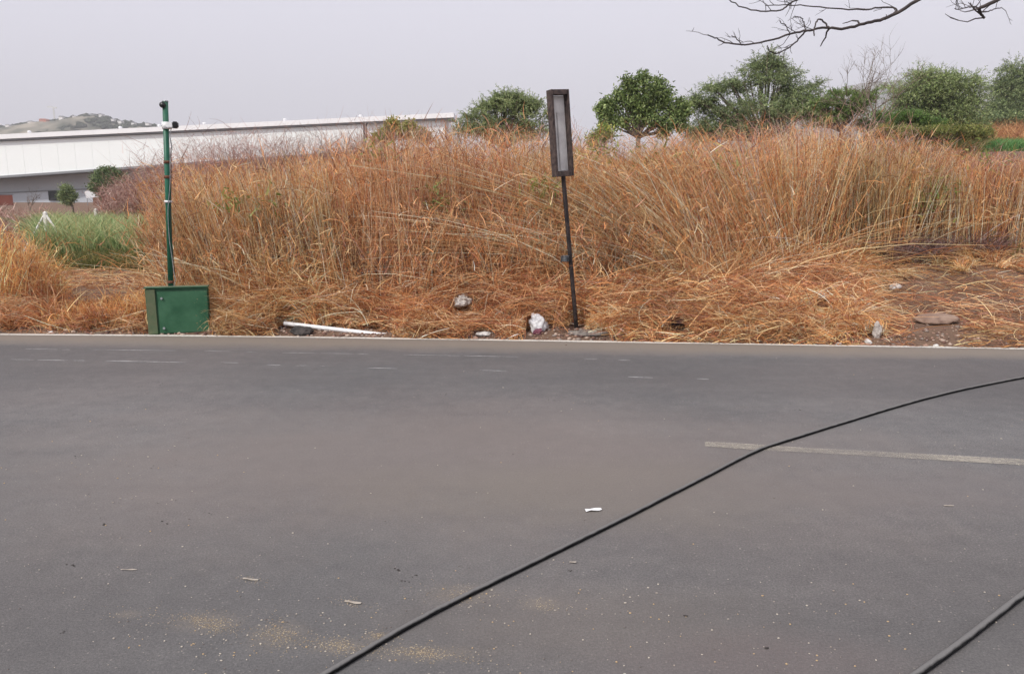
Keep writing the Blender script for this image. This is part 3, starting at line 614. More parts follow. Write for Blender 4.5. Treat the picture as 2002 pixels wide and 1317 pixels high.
stuff('green_weeds', [crop(1500, 60, 300, 15.5, 18.6, .28, np.array([lin(120, 120, 60), lin(100, 110, 55), lin(160, 145, 80), lin(80, 95, 45)])*.7), straw(3500, 60, 330, lambda p: 12.5+0*p, lambda p: 18+0*p, lambda p, d, X, Y: .05+0*X, up=.3)],
      M_LEAF, 'low olive weeds between the dirt path and the green crop', 'weeds')
gt = []
for (px, py, rr, k) in [(862, 392, .14, 60), (505, 402, .16, 50), (1058, 368, .14, 60), (1270, 318, .22, 90), (1800, 395, .2, 90), (1835, 370, .2, 80), (630, 556, .05, 24), (1395, 330, .2, 60), (735, 300, .15, 60), (1905, 330, .25, 90), (1760, 330, .25, 80), (1480, 520, .2, 50), (1180, 300, .15, 70), (450, 395, .12, 40), (720, 520, .1, 20)]:
    Yg = float(YS(px))+(.35 if py > 340 else 1.2); c_ = np.array(W(px, py, Yg)); B = c_+rng.normal(size=(k, 3))*rr*np.array([1, .5, .7])
    gp = np.array([lin(140, 145, 80), lin(120, 135, 70), lin(165, 160, 100)]); gt.append(blades(B, unit(rng.normal(size=(k, 3))+np.array([0, 0, .4])), rng.uniform(.06, .16, k), rng.normal(size=(k, 3))*.2, rng.uniform(.015, .035, k), 3, False, gp[rng.integers(0, 3, k)], .2)[:3])
stuff('green_undergrowth', gt+[crop(3000, 1690, 1890, 38, 44, 1.3, np.array([lin(120, 125, 65), lin(105, 120, 60), lin(165, 140, 85), lin(95, 110, 60)])*.7, w_=(.02, .04)), crop(2500, 1130, 1200, 15, 16.5, .8, np.array([lin(120, 120, 60), lin(150, 130, 75)])*.6),
      crop(900, 320, 2000, 12, 14, .5, np.array([lin(120, 120, 60), lin(110, 120, 60)])*.7)], M_LEAF, 'olive green undergrowth beneath the trees behind the reeds', 'undergrowth')

BP = np.array([lin(190, 140, 95), lin(170, 115, 75), lin(205, 160, 110), lin(150, 100, 70)])
stuff('brown_scrub', [crop(7000, 1800, 2300, 60, 78, 2.6, BP, w_=(.03, .06))], M_DRY, 'brown dead growth in the far field at the right beyond the green strip', 'scrub')
# ------------------------------------------------------------------ trees
def limb_paths(base, crown_c, crown_r, nl, spread=.8, fork=.3):
    out = []
    for i in range(nl):
        a = 2*math.pi*i/nl+random.uniform(-.4, .4); rr = random.uniform(.35, spread)
        tip = Vector((crown_c[0]+math.cos(a)*crown_r[0]*rr, crown_c[1]+math.sin(a)*crown_r[1]*rr, crown_c[2]+crown_r[2]*random.uniform(-.3, .7)))
        b0 = Vector(base); mid = b0.lerp(tip, .5)+Vector((random.uniform(-.1, .1), random.uniform(-.1, .1), random.uniform(-.1, .25)))*crown_r[0]
        out.append([b0, b0.lerp(mid, .5)+Vector((random.uniform(-.05, .05), 0, .05)), mid, mid.lerp(tip, .5)+Vector((random.uniform(-.1, .1), random.uniform(-.1, .1), 0)), tip])
    return out
def tree(name, label, cat, px, basepy, Y, crown, style, cols, group='trees behind the reed bank', trunk_r=.10, nl=7, leaf=.09, dens=1.0, spray=.6, z0=None, dome=None):
    """crown: list of (px, py, rx px, rz px) blobs at depth Y measured from the photograph"""
    b0 = W(px, 300, Y); z = float(GH(b0.x, Y)) if z0 is None else z0
    root = empty(name, (b0.x, Y, z)); tag(root, label, cat, group)
    s = Y/FPX; o = Vector((b0.x, Y, z))
    blobs = []
    for (cx, cy, rx, rz) in crown:
        c = W(cx, cy, Y)-o; ry = (rx+rz)/2*s; c.y += random.uniform(-.4, .4)*ry; blobs.append((c, rx*s, ry*1.1, rz*s))
    big = blobs; blobs = []
    for (c, rx, ry, rz) in big:
        if rx < .45: blobs.append((c, rx, ry, rz)); continue
        blobs.append((c, rx*.55, ry*.55, rz*.55))
        for k_ in range(8):
            a_ = 2*math.pi*(k_+random.random()*.8)/8; e_ = random.uniform(-.75, .85); f_ = math.sqrt(1-e_*e_*.8); g_ = random.uniform(.6, 1.02); h_ = random.uniform(.2, .42)
            blobs.append((c+Vector((math.cos(a_)*f_*rx*g_, math.sin(a_)*f_*ry*g_, e_*rz*g_)), rx*h_, ry*h_, rz*h_*1.15))
    mb = MB(); cb = sum((q[0] for q in blobs), Vector())/len(blobs); zt = sorted(q[0].z-q[3]*.5 for q in blobs)[len(blobs)//4]; zt = max(zt, .4)
    fork = Vector((random.uniform(-.1, .1), 0, zt*.75))
    mb.tube([(0, 0, -.1), (0.02, 0, zt*.35), fork], [trunk_r*1.3, trunk_r, trunk_r*.9], 8)
    for (c, rx, ry, rz) in blobs:
        for k in range(2 if len(blobs) < 8 else 1):
            tip = c+Vector((random.uniform(-.7, .7)*rx, random.uniform(-.7, .7)*ry, random.uniform(-.3, .8)*rz))
            mid = fork.lerp(tip, .5)+Vector((random.uniform(-.15, .15)*rx, random.uniform(-.15, .15)*ry, random.uniform(-.1, .1)*rz))
            mb.tube([fork, fork.lerp(mid, .5)+Vector((random.uniform(-.05, .05), 0, .05)), mid, mid.lerp(tip, .55)+Vector((0, random.uniform(-.1, .1), .04)), tip], [trunk_r*.55, trunk_r*.45, trunk_r*.32, trunk_r*.2, trunk_r*.07], 5)
    mb.build('trunk', M_BARK, root, True)
    out = []; cols = np.array(cols)
    for (c, rx, ry, rz) in blobs:
        vol = rx*ry*rz; n = int(dens*(235 if style == 'spray' else 430)*max(vol, .05)**.66)
        d = unit(rng.normal(size=(n, 3))); r = rng.uniform(.25, 1, n)**.45; lump = 1+.22*np.sin(d[:, 0]*5+c.x*3)*np.cos(d[:, 2]*6+c.z)+.12*np.sin(d[:, 1]*11+d[:, 0]*9)
        p = np.array(c)[None]+d*(r*lump)[:, None]*np.array([rx, ry, rz])
        tone = (1+.25*np.sin(p[:, 0]*4.1+1)*np.sin(p[:, 2]*5.3)*np.cos(p[:, 1]*3.7))
        if style == 'spray':
            dd = unit(d*np.array([1.0, 1.0, .45])+rng.normal(size=(n, 3))*.35+np.array([0, 0, .12])); Lt = rng.uniform(.5, 1.15, n)*spray
            p = p-dd*Lt[:, None]*.3
            bend = np.stack([np.zeros(n), np.zeros(n), -rng.uniform(-.1, .35, n)], -1)
            tc_ = np.repeat(np.array([[.09, .075, .05]]), n, 0)
            v, f, c_, C_ = blades(p, dd, Lt, bend, np.full(n, .012), 4, False, tc_, .4); out.append((v, f, c_))
            k = 16; idx = np.repeat(np.arange(n), k); m_ = len(idx); tt = np.tile(np.linspace(.15, 1, k), n)*4; i0 = np.minimum(tt.astype(int), 3); fr_ = (tt-i0)[:, None]
            B = C_[idx, i0]*(1-fr_)+C_[idx, i0+1]*fr_
            side = unit(np.cross(dd[idx], rng.normal(size=(m_, 3)))); Dl = unit(side+dd[idx]*.5)
            cc_ = cols[rng.integers(0, len(cols), m_)]*(tone[idx]*(1+rng.normal(size=m_)*.12))[:, None]
            v, f, c_, _ = blades(B, Dl, rng.uniform(.6, 1.2, m_)*leaf, rng.normal(size=(m_, 3))*.1, rng.uniform(.25, .45, m_)*leaf, 1, False, np.clip(cc_, .005, .6), .5); out.append((v, f, c_))
        else:
            k = 9; idx = np.repeat(np.arange(n), k); m_ = len(idx)
            B = p[idx]+rng.normal(size=(m_, 3))*leaf*1.1
            Dl = unit(rng.normal(size=(m_, 3))+d[idx]*.7+np.array([0, 0, -.1])); cc_ = cols[rng.integers(0, len(cols), m_)]*(tone[idx]*(1+rng.normal(size=m_)*.12))[:, None]
            v, f, c_, _ = blades(B, Dl, rng.uniform(.7, 1.3, m_)*leaf, rng.normal(size=(m_, 3))*.15, rng.uniform(.5, .75, m_)*leaf, 2, False, np.clip(cc_, .005, .6), .25); out.append((v, f, c_))
    V, F, C = merge(out); link('crown', np_mesh('crown', V, F, C), M_LEAF, root)
    return root
G1 = [lin(148, 162, 106), lin(124, 140, 90), lin(174, 184, 132), lin(104, 122, 80)]
G2 = [lin(128, 146, 84), lin(108, 128, 72), lin(158, 172, 112), lin(86, 104, 62)]
GD = [lin(106, 124, 82), lin(88, 106, 70), lin(132, 146, 100)]
GY = [lin(165, 165, 80), lin(145, 152, 74), lin(190, 180, 105)]
tree('acacia_tree', 'grey green feathery acacia rising behind the empty sign frame on its left', 'tree', 985, 300, 34, [(985, 225, 58, 34), (935, 240, 44, 22), (1045, 240, 40, 32), (1000, 196, 30, 18), (965, 200, 26, 14), (905, 247, 18, 10), (980, 262, 60, 18), (1035, 205, 20, 16)], 'spray', G1, leaf=.075, dens=1.1, spray=.6)
tree('round_tree', 'dense round leafy green tree with forked trunk right of the sign frame', 'tree', 1250, 300, 34, [(1255, 205, 20, 14), (1228, 200, 17, 12), (1285, 200, 18, 13), (1203, 212, 17, 13), (1312, 210, 16, 14), (1240, 178, 16, 11), (1272, 176, 17, 12), (1300, 180, 12, 10), (1212, 186, 12, 9), (1255, 155, 10, 9), (1228, 162, 9, 8), (1286, 162, 9, 8), (1190, 203, 9, 7), (1182, 222, 10, 8), (1184, 242, 11, 9), (1208, 238, 15, 10), (1240, 232, 18, 11), (1272, 236, 18, 11), (1302, 238, 16, 11), (1326, 226, 12, 11), (1332, 206, 8, 8), (1328, 246, 10, 9), (1300, 256, 10, 6), (1176, 213, 5, 4), (1337, 220, 5, 5)], 'leafy', G2, leaf=.11, dens=1.05, trunk_r=.11, nl=14)
tree('acacia_tree', 'largest dark green acacia with a pointed top, under the bare hanging branches', 'tree', 1490, 300, 38, [(1490, 208, 92, 36), (1400, 235, 44, 34), (1450, 250, 80, 22), (1375, 200, 26, 14), (1500, 155, 62, 28), (1505, 122, 30, 18), (1420, 172, 44, 18), (1565, 185, 44, 26), (1380, 262, 34, 18), (1545, 215, 45, 24)], 'spray', G1+GD, leaf=.085, dens=1.15, spray=.8, trunk_r=.13)
tree('acacia_tree', 'small yellow green acacia between the largest acacia and the leafless sapling', 'tree', 1640, 300, 36, [(1610, 205, 28, 16), (1655, 192, 34, 14), (1690, 190, 22, 10), (1590, 220, 26, 12), (1630, 222, 30, 12), (1668, 214, 26, 14), (1610, 236, 34, 10)], 'spray', [lin(115, 140, 72), lin(98, 122, 62), lin(135, 155, 90)], leaf=.08, dens=.9, spray=.45, trunk_r=.06)
tree('acacia_tree', 'broad feathery acacia with bristly outline in front of the pale far hill', 'tree', 1830, 285, 48, [(1830, 190, 60, 36), (1840, 235, 70, 22), (1790, 180, 46, 26), (1870, 165, 42, 28), (1820, 160, 40, 22), (1800, 222, 62, 20), (1870, 210, 42, 26), (1740, 232, 34, 16)], 'spray', G1+[lin(150, 170, 100)], leaf=.11, dens=1.0, spray=1.2, trunk_r=.12)
tree('acacia_tree', 'dark acacia cut by the right edge of the view', 'tree', 2000, 285, 84, [(2000, 190, 56, 36), (2000, 235, 60, 20), (1950, 225, 20, 16), (1970, 205, 34, 28), (2010, 145, 44, 24), (2050, 180, 60, 50), (1965, 165, 22, 18)], 'spray', GD+G1, leaf=.2, dens=.5, spray=1.8, trunk_r=.2)
tree('small_tree', 'dark bushy tree in front of the grey shed wall left of the green post', 'tree', 218, 395, 60, [(218, 356, 26, 18), (206, 364, 18, 15), (234, 366, 18, 15), (216, 342, 16, 9), (220, 380, 24, 10)], 'leafy', GD, leaf=.14, dens=1.6, trunk_r=.14)
tree('small_tree', 'thin small dark tree beside the black doorway of the shed', 'tree', 131, 400, 60, [(131, 370, 8, 8), (125, 382, 10, 9), (139, 384, 9, 8), (131, 392, 11, 7)], 'leafy', GD+G1, leaf=.10, dens=1.6, trunk_r=.08)
tree('leafy_bush', 'yellow green bush standing up from the reeds before the white shed', 'bush', 775, 290, 17, [(758, 262, 16, 9), (785, 256, 14, 8), (742, 272, 10, 7), (812, 262, 10, 9), (768, 244, 6, 6), (800, 248, 7, 5), (830, 268, 9, 6)], 'leafy', [lin(150, 150, 84), lin(130, 132, 78), lin(170, 160, 104)], leaf=.05, dens=1.6, trunk_r=.02, group='bushes in the dry vegetation')
tree('leafy_bush', 'olive bush tucked below the left side of the round tree', 'bush', 1180, 300, 20, [(1182, 262, 16, 12), (1165, 275, 14, 10)], 'leafy', GY+G2, leaf=.06, dens=2.0, trunk_r=.02, group='bushes in the dry vegetation')
tree('leafy_bush', 'bright green low bush under the broad acacia at the right', 'bush', 1760, 285, 37, [(1760, 232, 40, 14), (1700, 242, 28, 12), (1810, 240, 40, 12)], 'spray', [lin(105, 135, 65), lin(90, 120, 55)], leaf=.08, dens=1.2, spray=.4, trunk_r=.04, group='bushes in the dry vegetation')
tree('leafy_bush', 'olive spreading thicket below the broad acacia at the right', 'bush', 1840, 285, 34, [(1850, 252, 50, 13), (1785, 262, 44, 12), (1900, 262, 30, 9), (1735, 258, 30, 12)], 'spray', [lin(130, 138, 72), lin(150, 145, 85), lin(108, 120, 62)], leaf=.08, dens=1.2, spray=.45, trunk_r=.04, group='bushes in the dry vegetation')
tree('leafy_bush', 'dark low bush beneath the acacia at the right edge', 'bush', 1920, 262, 82, [(1925, 238, 40, 10), (1890, 240, 26, 8), (1970, 240, 34, 12)], 'leafy', GD+G1, leaf=.22, dens=.8, trunk_r=.06, group='bushes in the dry vegetation')

def bare(name, label, cat, px, Y, h, r0, n1, spread, m=M_BARK, group=None, base_py=None):
    b = W(px, 300, Y); z = float(GH(b.x, Y)); root = empty(name, (b.x, Y, z)); tag(root, label, cat, group); mb = MB()
    def grow(p, d, L_, r, dep):
        pts = [p]; q = p.copy(); dd = d.copy()
        for i in range(4):
            dd = (dd+Vector((random.gauss(0, .16), random.gauss(0, .16), random.gauss(.03, .12)))).normalized(); q = q+dd*L_/4; pts.append(q.copy())
        mb.tube(pts, [r*(1-.17*i) for i in range(5)], 5 if dep < 2 else 3, False)
        if dep < 4:
            for k in range(n1 if dep else n1+1):
                i = random.randint(1, 4); nd = (dd+Vector((random.gauss(0, spread), random.gauss(0, spread), random.gauss(.1, spread*.6)))).normalized(); grow(pts[i], nd, L_*random.uniform(.45, .72), r*.55, dep+1)
    grow(Vector((0, 0, -.1)), Vector((random.uniform(-.1, .1), 0, 1)), h*.5, r0, 0)
    mb.build('trunk', m, root); return root
bare('bare_sapling', 'leafless grey sapling standing just right of the empty sign frame', 'sapling', 1152, 22, 2.9, .03, 3, .55, group='leafless saplings')
bare('bare_sapling', 'leafless twiggy sapling between the small acacia and the broad acacia', 'sapling', 1690, 28, 6.4, .05, 4, .55, group='leafless saplings')
bare('bare_sapling', 'thin leafless stem standing above the small yellow green acacia', 'sapling', 1605, 28, 6.6, .035, 2, .35, group='leafless saplings')
bare('bare_sapling', 'dead grey sapling with a long bent limb beside the dark bushy tree', 'sapling', 262, 40, 3.0, .06, 3, .7, group='leafless saplings')
bare('bare_sapling', 'small bare shrub beside the rust red shed', 'sapling', 45, 70, 2.6, .05, 4, .7, group='leafless saplings')

# leafless tree whose boughs hang into the top right of the view
bt = empty('bare_tree', (6.6, -2.4, 0)); tag(bt, 'leafless tree reaching thin dark branches in from the upper right', 'tree')
o = Vector(bt.location)
YB2 = 7.0
mbt = MB(); mbt.tube([(0, 0, -.1), (.05, .05, 1.2), (-.05, .2, 2.4), (-.2, .6, 3.4), (-.3, 1.4, 4.6)], [.19, .16, .15, .13, .10], 12); mbt.tube([(-.2, .6, 3.4), (.6, 1.6, 4.6), (1.1, 3, 5.6)], [.10, .07, .04], 8)
mbt.build('trunk', M_DARKBARK, bt, True)
def pathpx(pts, Y0, Y1):
    n = len(pts); return [W(px, py, Y0+(Y1-Y0)*i/(n-1))-o for i, (px, py) in enumerate(pts)]
def smooth(pts, it=2):
    for _ in range(it):
        q = [pts[0]]
        for a, b in zip(pts[:-1], pts[1:]): q += [a.lerp(b, .25), a.lerp(b, .75)]
        pts = q+[pts[-1]]
    return pts
def bough(pts, r0, r1, twigs=0, tl=.14, wig=.01):
    pts = smooth(pts); n = len(pts); pts = [p+Vector((random.gauss(0, 1), random.gauss(0, 1), random.gauss(0, 1)))*wig*.3 if 0 < i < n-1 else p for i, p in enumerate(pts)]
    mb = MB(); mb.tube(pts, [r0+(r1-r0)*i/(n-1) for i in range(n)], 7)
    for k in range(twigs):
        i = random.randint(2, n-2); p = pts[i]; d = (pts[i]-pts[i-1]).normalized(); dd = (d*.6+Vector((random.gauss(0, .5), random.gauss(0, .5), random.gauss(.25, .6)))).normalized(); q = [p]
        L_ = tl*random.uniform(.5, 1.5)
        for j in range(4): dd = (dd+Vector((random.gauss(0, .3), random.gauss(0, .2), random.gauss(0, .3)))).normalized(); q.append(q[-1]+dd*L_/4)
        mb.tube(q, [r1*.8, r1*.7, r1*.6, r1*.5, r1*.35], 4)
        if random.random() < .7:
            e = q[random.randint(1, 3)]; dd = (dd+Vector((random.gauss(0, .6), random.gauss(0, .4), random.gauss(0, .6)))).normalized(); mb.tube([e, e+dd*L_*.25, e+dd*L_*.4+Vector((0, 0, .01))], [r1*.6, r1*.45, r1*.3], 4)
    return mb
def addb(mb): return mb.build('branch', M_DARKBARK, bt, True)
start = Vector((-.3, 1.4, 4.6)); k = [(1830, -22), (1790, 5), (1735, 35), (1715, 41), (1685, 47), (1650, 57), (1620, 54), (1590, 58), (1575, 60), (1545, 67), (1490, 84), (1450, 89), (1410, 83), (1395, 72), (1384, 69)]
main = pathpx(k, 7.1, 6.7)
addb(bough([start, start.lerp(main[0], .4)+Vector((0, 0, .2)), start.lerp(main[0], .75)+Vector((0, 0, .12)), main[0]], .06, .0195, 0))
addb(bough(main[:7], .0165, .0105, 3, .2)); addb(bough(main[6:], .0105, .0045, 7, .16))
addb(bough([main[8]]+pathpx([(1572, 66), (1560, 78), (1540, 97), (1515, 105), (1503, 100), (1500, 90)], 6.9, 6.8), .008, .004, 8, .12))
addb(bough([main[6]]+pathpx([(1612, 44), (1603, 37), (1596, 42), (1592, 55), (1592, 70)], 6.95, 6.8), .008, .005))
addb(bough([main[2]]+pathpx([(1762, 15), (1720, 14), (1695, 20), (1640, 18), (1580, 12), (1540, 10), (1497, 11)], 7.1, 7.3), .009, .0035, 9, .18))
addb(bough(pathpx([(1600, -14), (1565, -4), (1550, 4), (1538, 12), (1525, 22), (1480, 23), (1448, 15), (1420, -4), (1400, -14)], 7.3, 7.2), .009, .004, 8, .2))
addb(bough(pathpx([(1640, -25), (1600, -14)], 7.3, 7.3), .009, .008))
addb(bough([main[8]]+pathpx([(1572, 44), (1566, 34), (1555, 32), (1548, 37)], 6.9, 6.8), .0055, .003, 5, .1))
addb(bough([main[9]]+pathpx([(1538, 52), (1528, 44), (1524, 40)], 6.9, 6.8), .005, .003, 3, .1))
addb(bough([main[11]]+pathpx([(1442, 78), (1436, 72), (1430, 70)], 6.8, 6.8), .004, .003, 5, .1))
addb(bough([Vector((1.1, 3, 5.6))]+pathpx([(2060, -60), (1990, -25), (1945, 3), (1912, 16), (1918, 26), (1923, 36)], 6.3, 6.5), .022, .008, 6, .2))
addb(bough(pathpx([(1912, 16), (1895, 12), (1875, 20), (1866, 18)], 6.5, 6.5), .006, .003, 7, .16))
addb(bough(pathpx([(1915, 22), (1930, 24), (1945, 17), (1956, 16)], 6.5, 6.4), .006, .003, 4, .14))

# ------------------------------------------------------------------ camera post
base = P(346, 654.5)+Vector((0, .10, 0)); cpst = empty('camera_post', (base.x, base.y, 0), R(13)); tag(cpst, 'green post with a security camera, rising from a green metal box', 'camera post')
S = 8.95/FPX; bw, bh, bd_ = 114*S, 91*S, .10
MB().box((0, .02, bh/2), (bw-.012, bd_, bh-.01)).build('box_body', M_GREEN, cpst, bevel=.004)
MB().box((0, 0, bh+.006), (bw+.012, bd_+.035, .014)).build('box_lid', M_GREEN, cpst, bevel=.003)
MB().box((-bw/2+.056, -bd_/2+.008, bh/2), (.105, .026, bh-.02)).build('box_side_panel', M_DUSTYGREEN, cpst, bevel=.003)
dr = MB().box((.058, -bd_/2+.014, bh/2-.01), (bw-.14, .016, bh-.055)).build('box_door', M_GREEN, cpst, bevel=.002)
for z_ in (bh*.78, bh*.14):
    MB().tube([(-bw/2+.175, -bd_/2-.012, z_), (-bw/2+.175, -bd_/2+.01, z_)], .014, 8).build('bolt', M_GREYPL, dr)
def pl(px, py, dy=0.0):
    p = W(px, py, base.y+dy)-Vector((base.x, base.y, 0)); c, s_ = math.cos(R(-13)), math.sin(R(-13)); return Vector((p.x*c-p.y*s_, p.x*s_+p.y*c, p.z))
pt, pb = pl(323, 199, .03), pl(334, 566, .03)
MB().tube([pb+Vector((0, 0, -.04)), pb.lerp(pt, .5), pt], .031, 14).build('pole', M_GREENP, cpst, True)
MB().tube([pt, pt+Vector((0, 0, .012))], [.036, .030], 14).build('pole_cap', M_GREYPL, cpst)
q = pl(319, 206, .03); MB().tube([q+Vector((.0, -.045, 0)), q+Vector((0, .03, 0))], .033, 14).build('lamp_sensor', M_BLACK, cpst, True)
for yy_ in (317, 346, 551): q = pl(323+11*(yy_-199)/367, yy_, .03); MB().tube([q-Vector((0, 0, .016)), q+Vector((0, 0, .016))], .0365, 14).build('rust_band', M_RUST, cpst, True)
q = pl(325, 246, .03)
MB().tube([q-Vector((0, 0, .036)), q+Vector((0, 0, .04))], .046, 16).build('bracket', M_WHITEPL, cpst, True)
sc_ = MB().box(q+Vector((.052, -.055, .0)), (.075, .075, .06)).build('security_camera', M_WHITEPL, cpst, bevel=.01)
MB().box(q+Vector((.106, -.062, .004)), (.062, .08, .072)).build('camera_lens_hood', M_BLACK, sc_, bevel=.012)
MB().tube([q+Vector((.108, -.103, .0)), q+Vector((.108, -.112, .0))], .022, 14).build('lens', M_DARK, sc_)
cb = [q+Vector((.06, -.04, -.03)), pl(332, 262, -.01), pl(333, 275, -.02), pl(334, 282, -.02), pl(336, 288, -.02), pl(333, 292, -.02), pl(333, 300, -.01), pl(332, 320, -.01), pl(333, 350, -.01), pl(331, 380, -.01), pl(329, 396, -.01), pl(328, 420, -.01), pl(331, 470, -.01), pl(336, 500, -.02), pl(340, 535, -.03), pl(344, 545, -.03), pl(338, 566, .0)]
MB().tube(smooth(cb), .0042, 6).build('cable', M_GREYPL, cpst, True)
cb = [pl(333, 270, -.01), pl(337, 290, -.02), pl(334, 300, -.02), pl(335, 340, -.01), pl(334, 396, -.01), pl(333, 440, -.01), pl(339, 500, -.02), pl(342, 545, -.02)]
MB().tube(smooth(cb), .004, 6).build('cable', M_BLACK, cpst, True)
q = pl(329, 394, .03); MB().tube([q-Vector((0, 0, .012)), q+Vector((0, 0, .012))], .042, 14).build('cable_tie', M_WHITEPL, cpst, True)

# ------------------------------------------------------------------ leaning sign
sb = G(1127, 642); sg = empty('sign_post', tuple(sb)); tag(sg, 'leaning dark steel post holding an empty narrow upright sign frame', 'sign')
def sl_(px, py): return W(px, py, sb.y)-sb
top = sl_(1090, 176); bot_ = sl_(1101, 345); foot = Vector((0, 0, -.05))
ax = (top-bot_).normalized(); axp = (bot_-Vector((0, 0, 0))).normalized()
MB().tube([foot, Vector((0, 0, 0)), bot_*.5, bot_+ax*.03], .025, 8).build('post', M_STEEL, sg)
Zr = ax; yaw = R(28); Yr = Vector((-math.sin(yaw)*-1, math.cos(yaw), 0)); Yr = Vector((-math.sin(yaw), math.cos(yaw), 0)); Yr = (Yr-Zr*Yr.dot(Zr)).normalized(); Xr = Yr.cross(Zr)
Mf = Matrix((Xr, Yr, Zr)).transposed()
ctr = (top+bot_)/2; Hf = (top-bot_).length; Wf = .232; Df = .11
fr_o = lambda name, c, d, m, par=sg, bv=.003: MB().box(ctr+Mf @ Vector(c), d, Mf).build(name, m, par, bevel=bv)
fr0 = MB()
for (c, d) in [((-Wf/2+.013, 0, 0), (.026, Df, Hf)), ((Wf/2-.009, 0, 0), (.018, Df, Hf)), ((0, 0, Hf/2-.028), (Wf-.052, Df-.004, .055)), ((0, 0, -Hf/2+.03), (Wf-.052, Df-.004, .06))]:
    fr0.box(ctr+Mf @ Vector(c), d, Mf)
fr0.build('frame', M_STEELF, sg, bevel=.003)
M_PANEL = mat('faded_panel', (.50, .48, .46), (.80, .78, .74), 5, .6, bump=.2)
fr_o('back_panel', (.004, Df/2-.02, 0), (Wf-.05, .008, Hf-.12), M_PANEL)
fr_o('back_strip', (-.01, Df/2-.033, -.08), (.012, .012, Hf-.32), M_PANEL)
mbs = MB(); q = sl_(1106, 505)+Vector((0, -.03, 0))
for i in range(5): mbs.tube([q+Vector((-.055+.0, -.02, .028-.014*i)), q+Vector((-.01, -.045, .03-.014*i)), q+Vector((.03, -.03, .028-.014*i)), q+Vector((.038, .02, .028-.014*i)), q+Vector((-.0, .035, .026-.014*i)), q+Vector((-.05, .02, .024-.014*i)), q+Vector((-.055, -.02, .02-.014*i))], .0075, 6)
mbs.build('wire_coil', mat('dark_wire', (.03, .035, .04), (.16, .17, .18), 30, .4, .4), sg, True)

# ------------------------------------------------------------------ stones, rubbish
def rock(name, label, cat, p, d, m, seed, rz=0, group='stones on the verge', sub=3, amp=.35, flat=1, sink=.15):
    bm = bmesh.new(); bmesh.ops.create_icosphere(bm, subdivisions=sub, radius=.5)
    for v in bm.verts:
        n_ = mnoise.noise(v.co*2.2+Vector((seed, 0, 0)))+.5*mnoise.noise(v.co*5+Vector((0, seed, 0)))+.25*mnoise.noise(v.co*11+Vector((0, seed, 3)))
        v.co = v.co*(1+amp*n_); v.co = Vector((v.co.x*d[0], v.co.y*d[1], (v.co.z)*d[2]))
    me = bpy.data.meshes.new(name); bm.to_mesh(me); bm.free(); o_ = link(name, me, m, None, sub > 3)
    gz = max(0.0, float(GH(p.x, p.y))); o_.location = (p.x, p.y, gz+d[2]*(.5-sink)); o_.rotation_euler = (0, 0, rz); tag(o_, label, cat, group); return o_
def rock_c(px, py, **k):                           # put the object so that its middle shows at the pixel
    lift = k.pop('lift', 0); p = G(px, py); r_ = rock(p=p, **k); r_.location.z += lift; return r_
M_BAG = mat('white_plastic_bag', (.42, .42, .44), (.68, .68, .68), 8, .35, bump=.8, bscale=14, spec=.5)
M_DIRTY = mat('dirty_grey_cloth', (.46, .42, .39), (.68, .65, .60), 8, .8, bump=.8, bscale=18)
rock_c(1053, 646, name='plastic_bag', label='crumpled white plastic bag by the foot of the sign post', cat='plastic bag', d=(.19, .15, .21), m=M_BAG, seed=6, amp=.55, sub=4, group=None)
rock_c(1052, 652, name='plastic_bottle', label='maroon plastic scrap lying beneath the white bag', cat='rubbish', d=(.11, .09, .07), m=M_PURPLE, seed=5, amp=.5, group=None)
rock_c(904, 604, name='cloth_bundle', label='crumpled grey cloth bundle caught in the dead grass', cat='cloth', d=(.19, .13, .13), m=M_DIRTY, seed=18, amp=.8, sub=4, group=None); bpy.data.objects['cloth_bundle'].location = W(904, 588, 9.12)
rock_c(945, 656, name='stone', label='flat white stone at the road edge left of the plastic bag', cat='stone', d=(.16, .10, .055), m=M_PALE, seed=11)
rock_c(590, 653, name='stone', label='dark stone propping up the white pipe', cat='stone', d=(.26, .16, .13), m=mat('dark_stone', (.03, .028, .027), (.07, .06, .055), 9, .9, bump=.5), seed=12, sink=.3)
rock_c(1150, 652, name='concrete_footing', label='flat broken concrete footing around the sign post', cat='footing', d=(.52, .22, .07), m=mat('footing_concrete', (.13, .11, .10), (.28, .25, .22), 14, .95, bump=.9), seed=14, sink=.4, group=None, sub=4)
_r = rock_c(1608, 590, name='stone', label='pale angular stone below the middle of the cane stand', cat='stone', d=(.13, .10, .10), m=M_PALE, seed=17); _r.location = W(1608, 577, 10.0)
rock_c(1714, 660, name='stone', label='upright pinkish pointed stone near the road at the right', cat='stone', d=(.10, .08, .20), m=M_STONE, seed=19)
rock_c(1697, 672, name='stone', label='small whitish stone just left of the upright stone', cat='stone', d=(.07, .05, .06), m=M_PALE, seed=21)
rock_c(1830, 632, name='boulder', label='broad flat half buried brown boulder at the right', cat='boulder', d=(.52, .34, .14), m=mat('brown_stone', (.20, .13, .10), (.34, .24, .18), 7, .9, bump=.8, bscale=15), seed=23, sub=4, amp=.25)
rock_c(1420, 667, name='stone', label='small white stone on the road edge in front of the leaning reeds', cat='stone', d=(.13, .07, .04), m=M_PALE, seed=25)
rock_c(1750, 566, name='stone', label='cream stone in the straw above the upright stone', cat='stone', d=(.16, .10, .10), m=M_PALE, seed=27)
rock_c(1325, 640, name='clod', label='dark purplish clod of earth in the straw right of the sign post', cat='clod', d=(.24, .16, .16), m=mat('dark_clod', (.06, .04, .045), (.13, .085, .085), 12, .95, bump=.8), seed=29, amp=.7, sub=4, group=None)
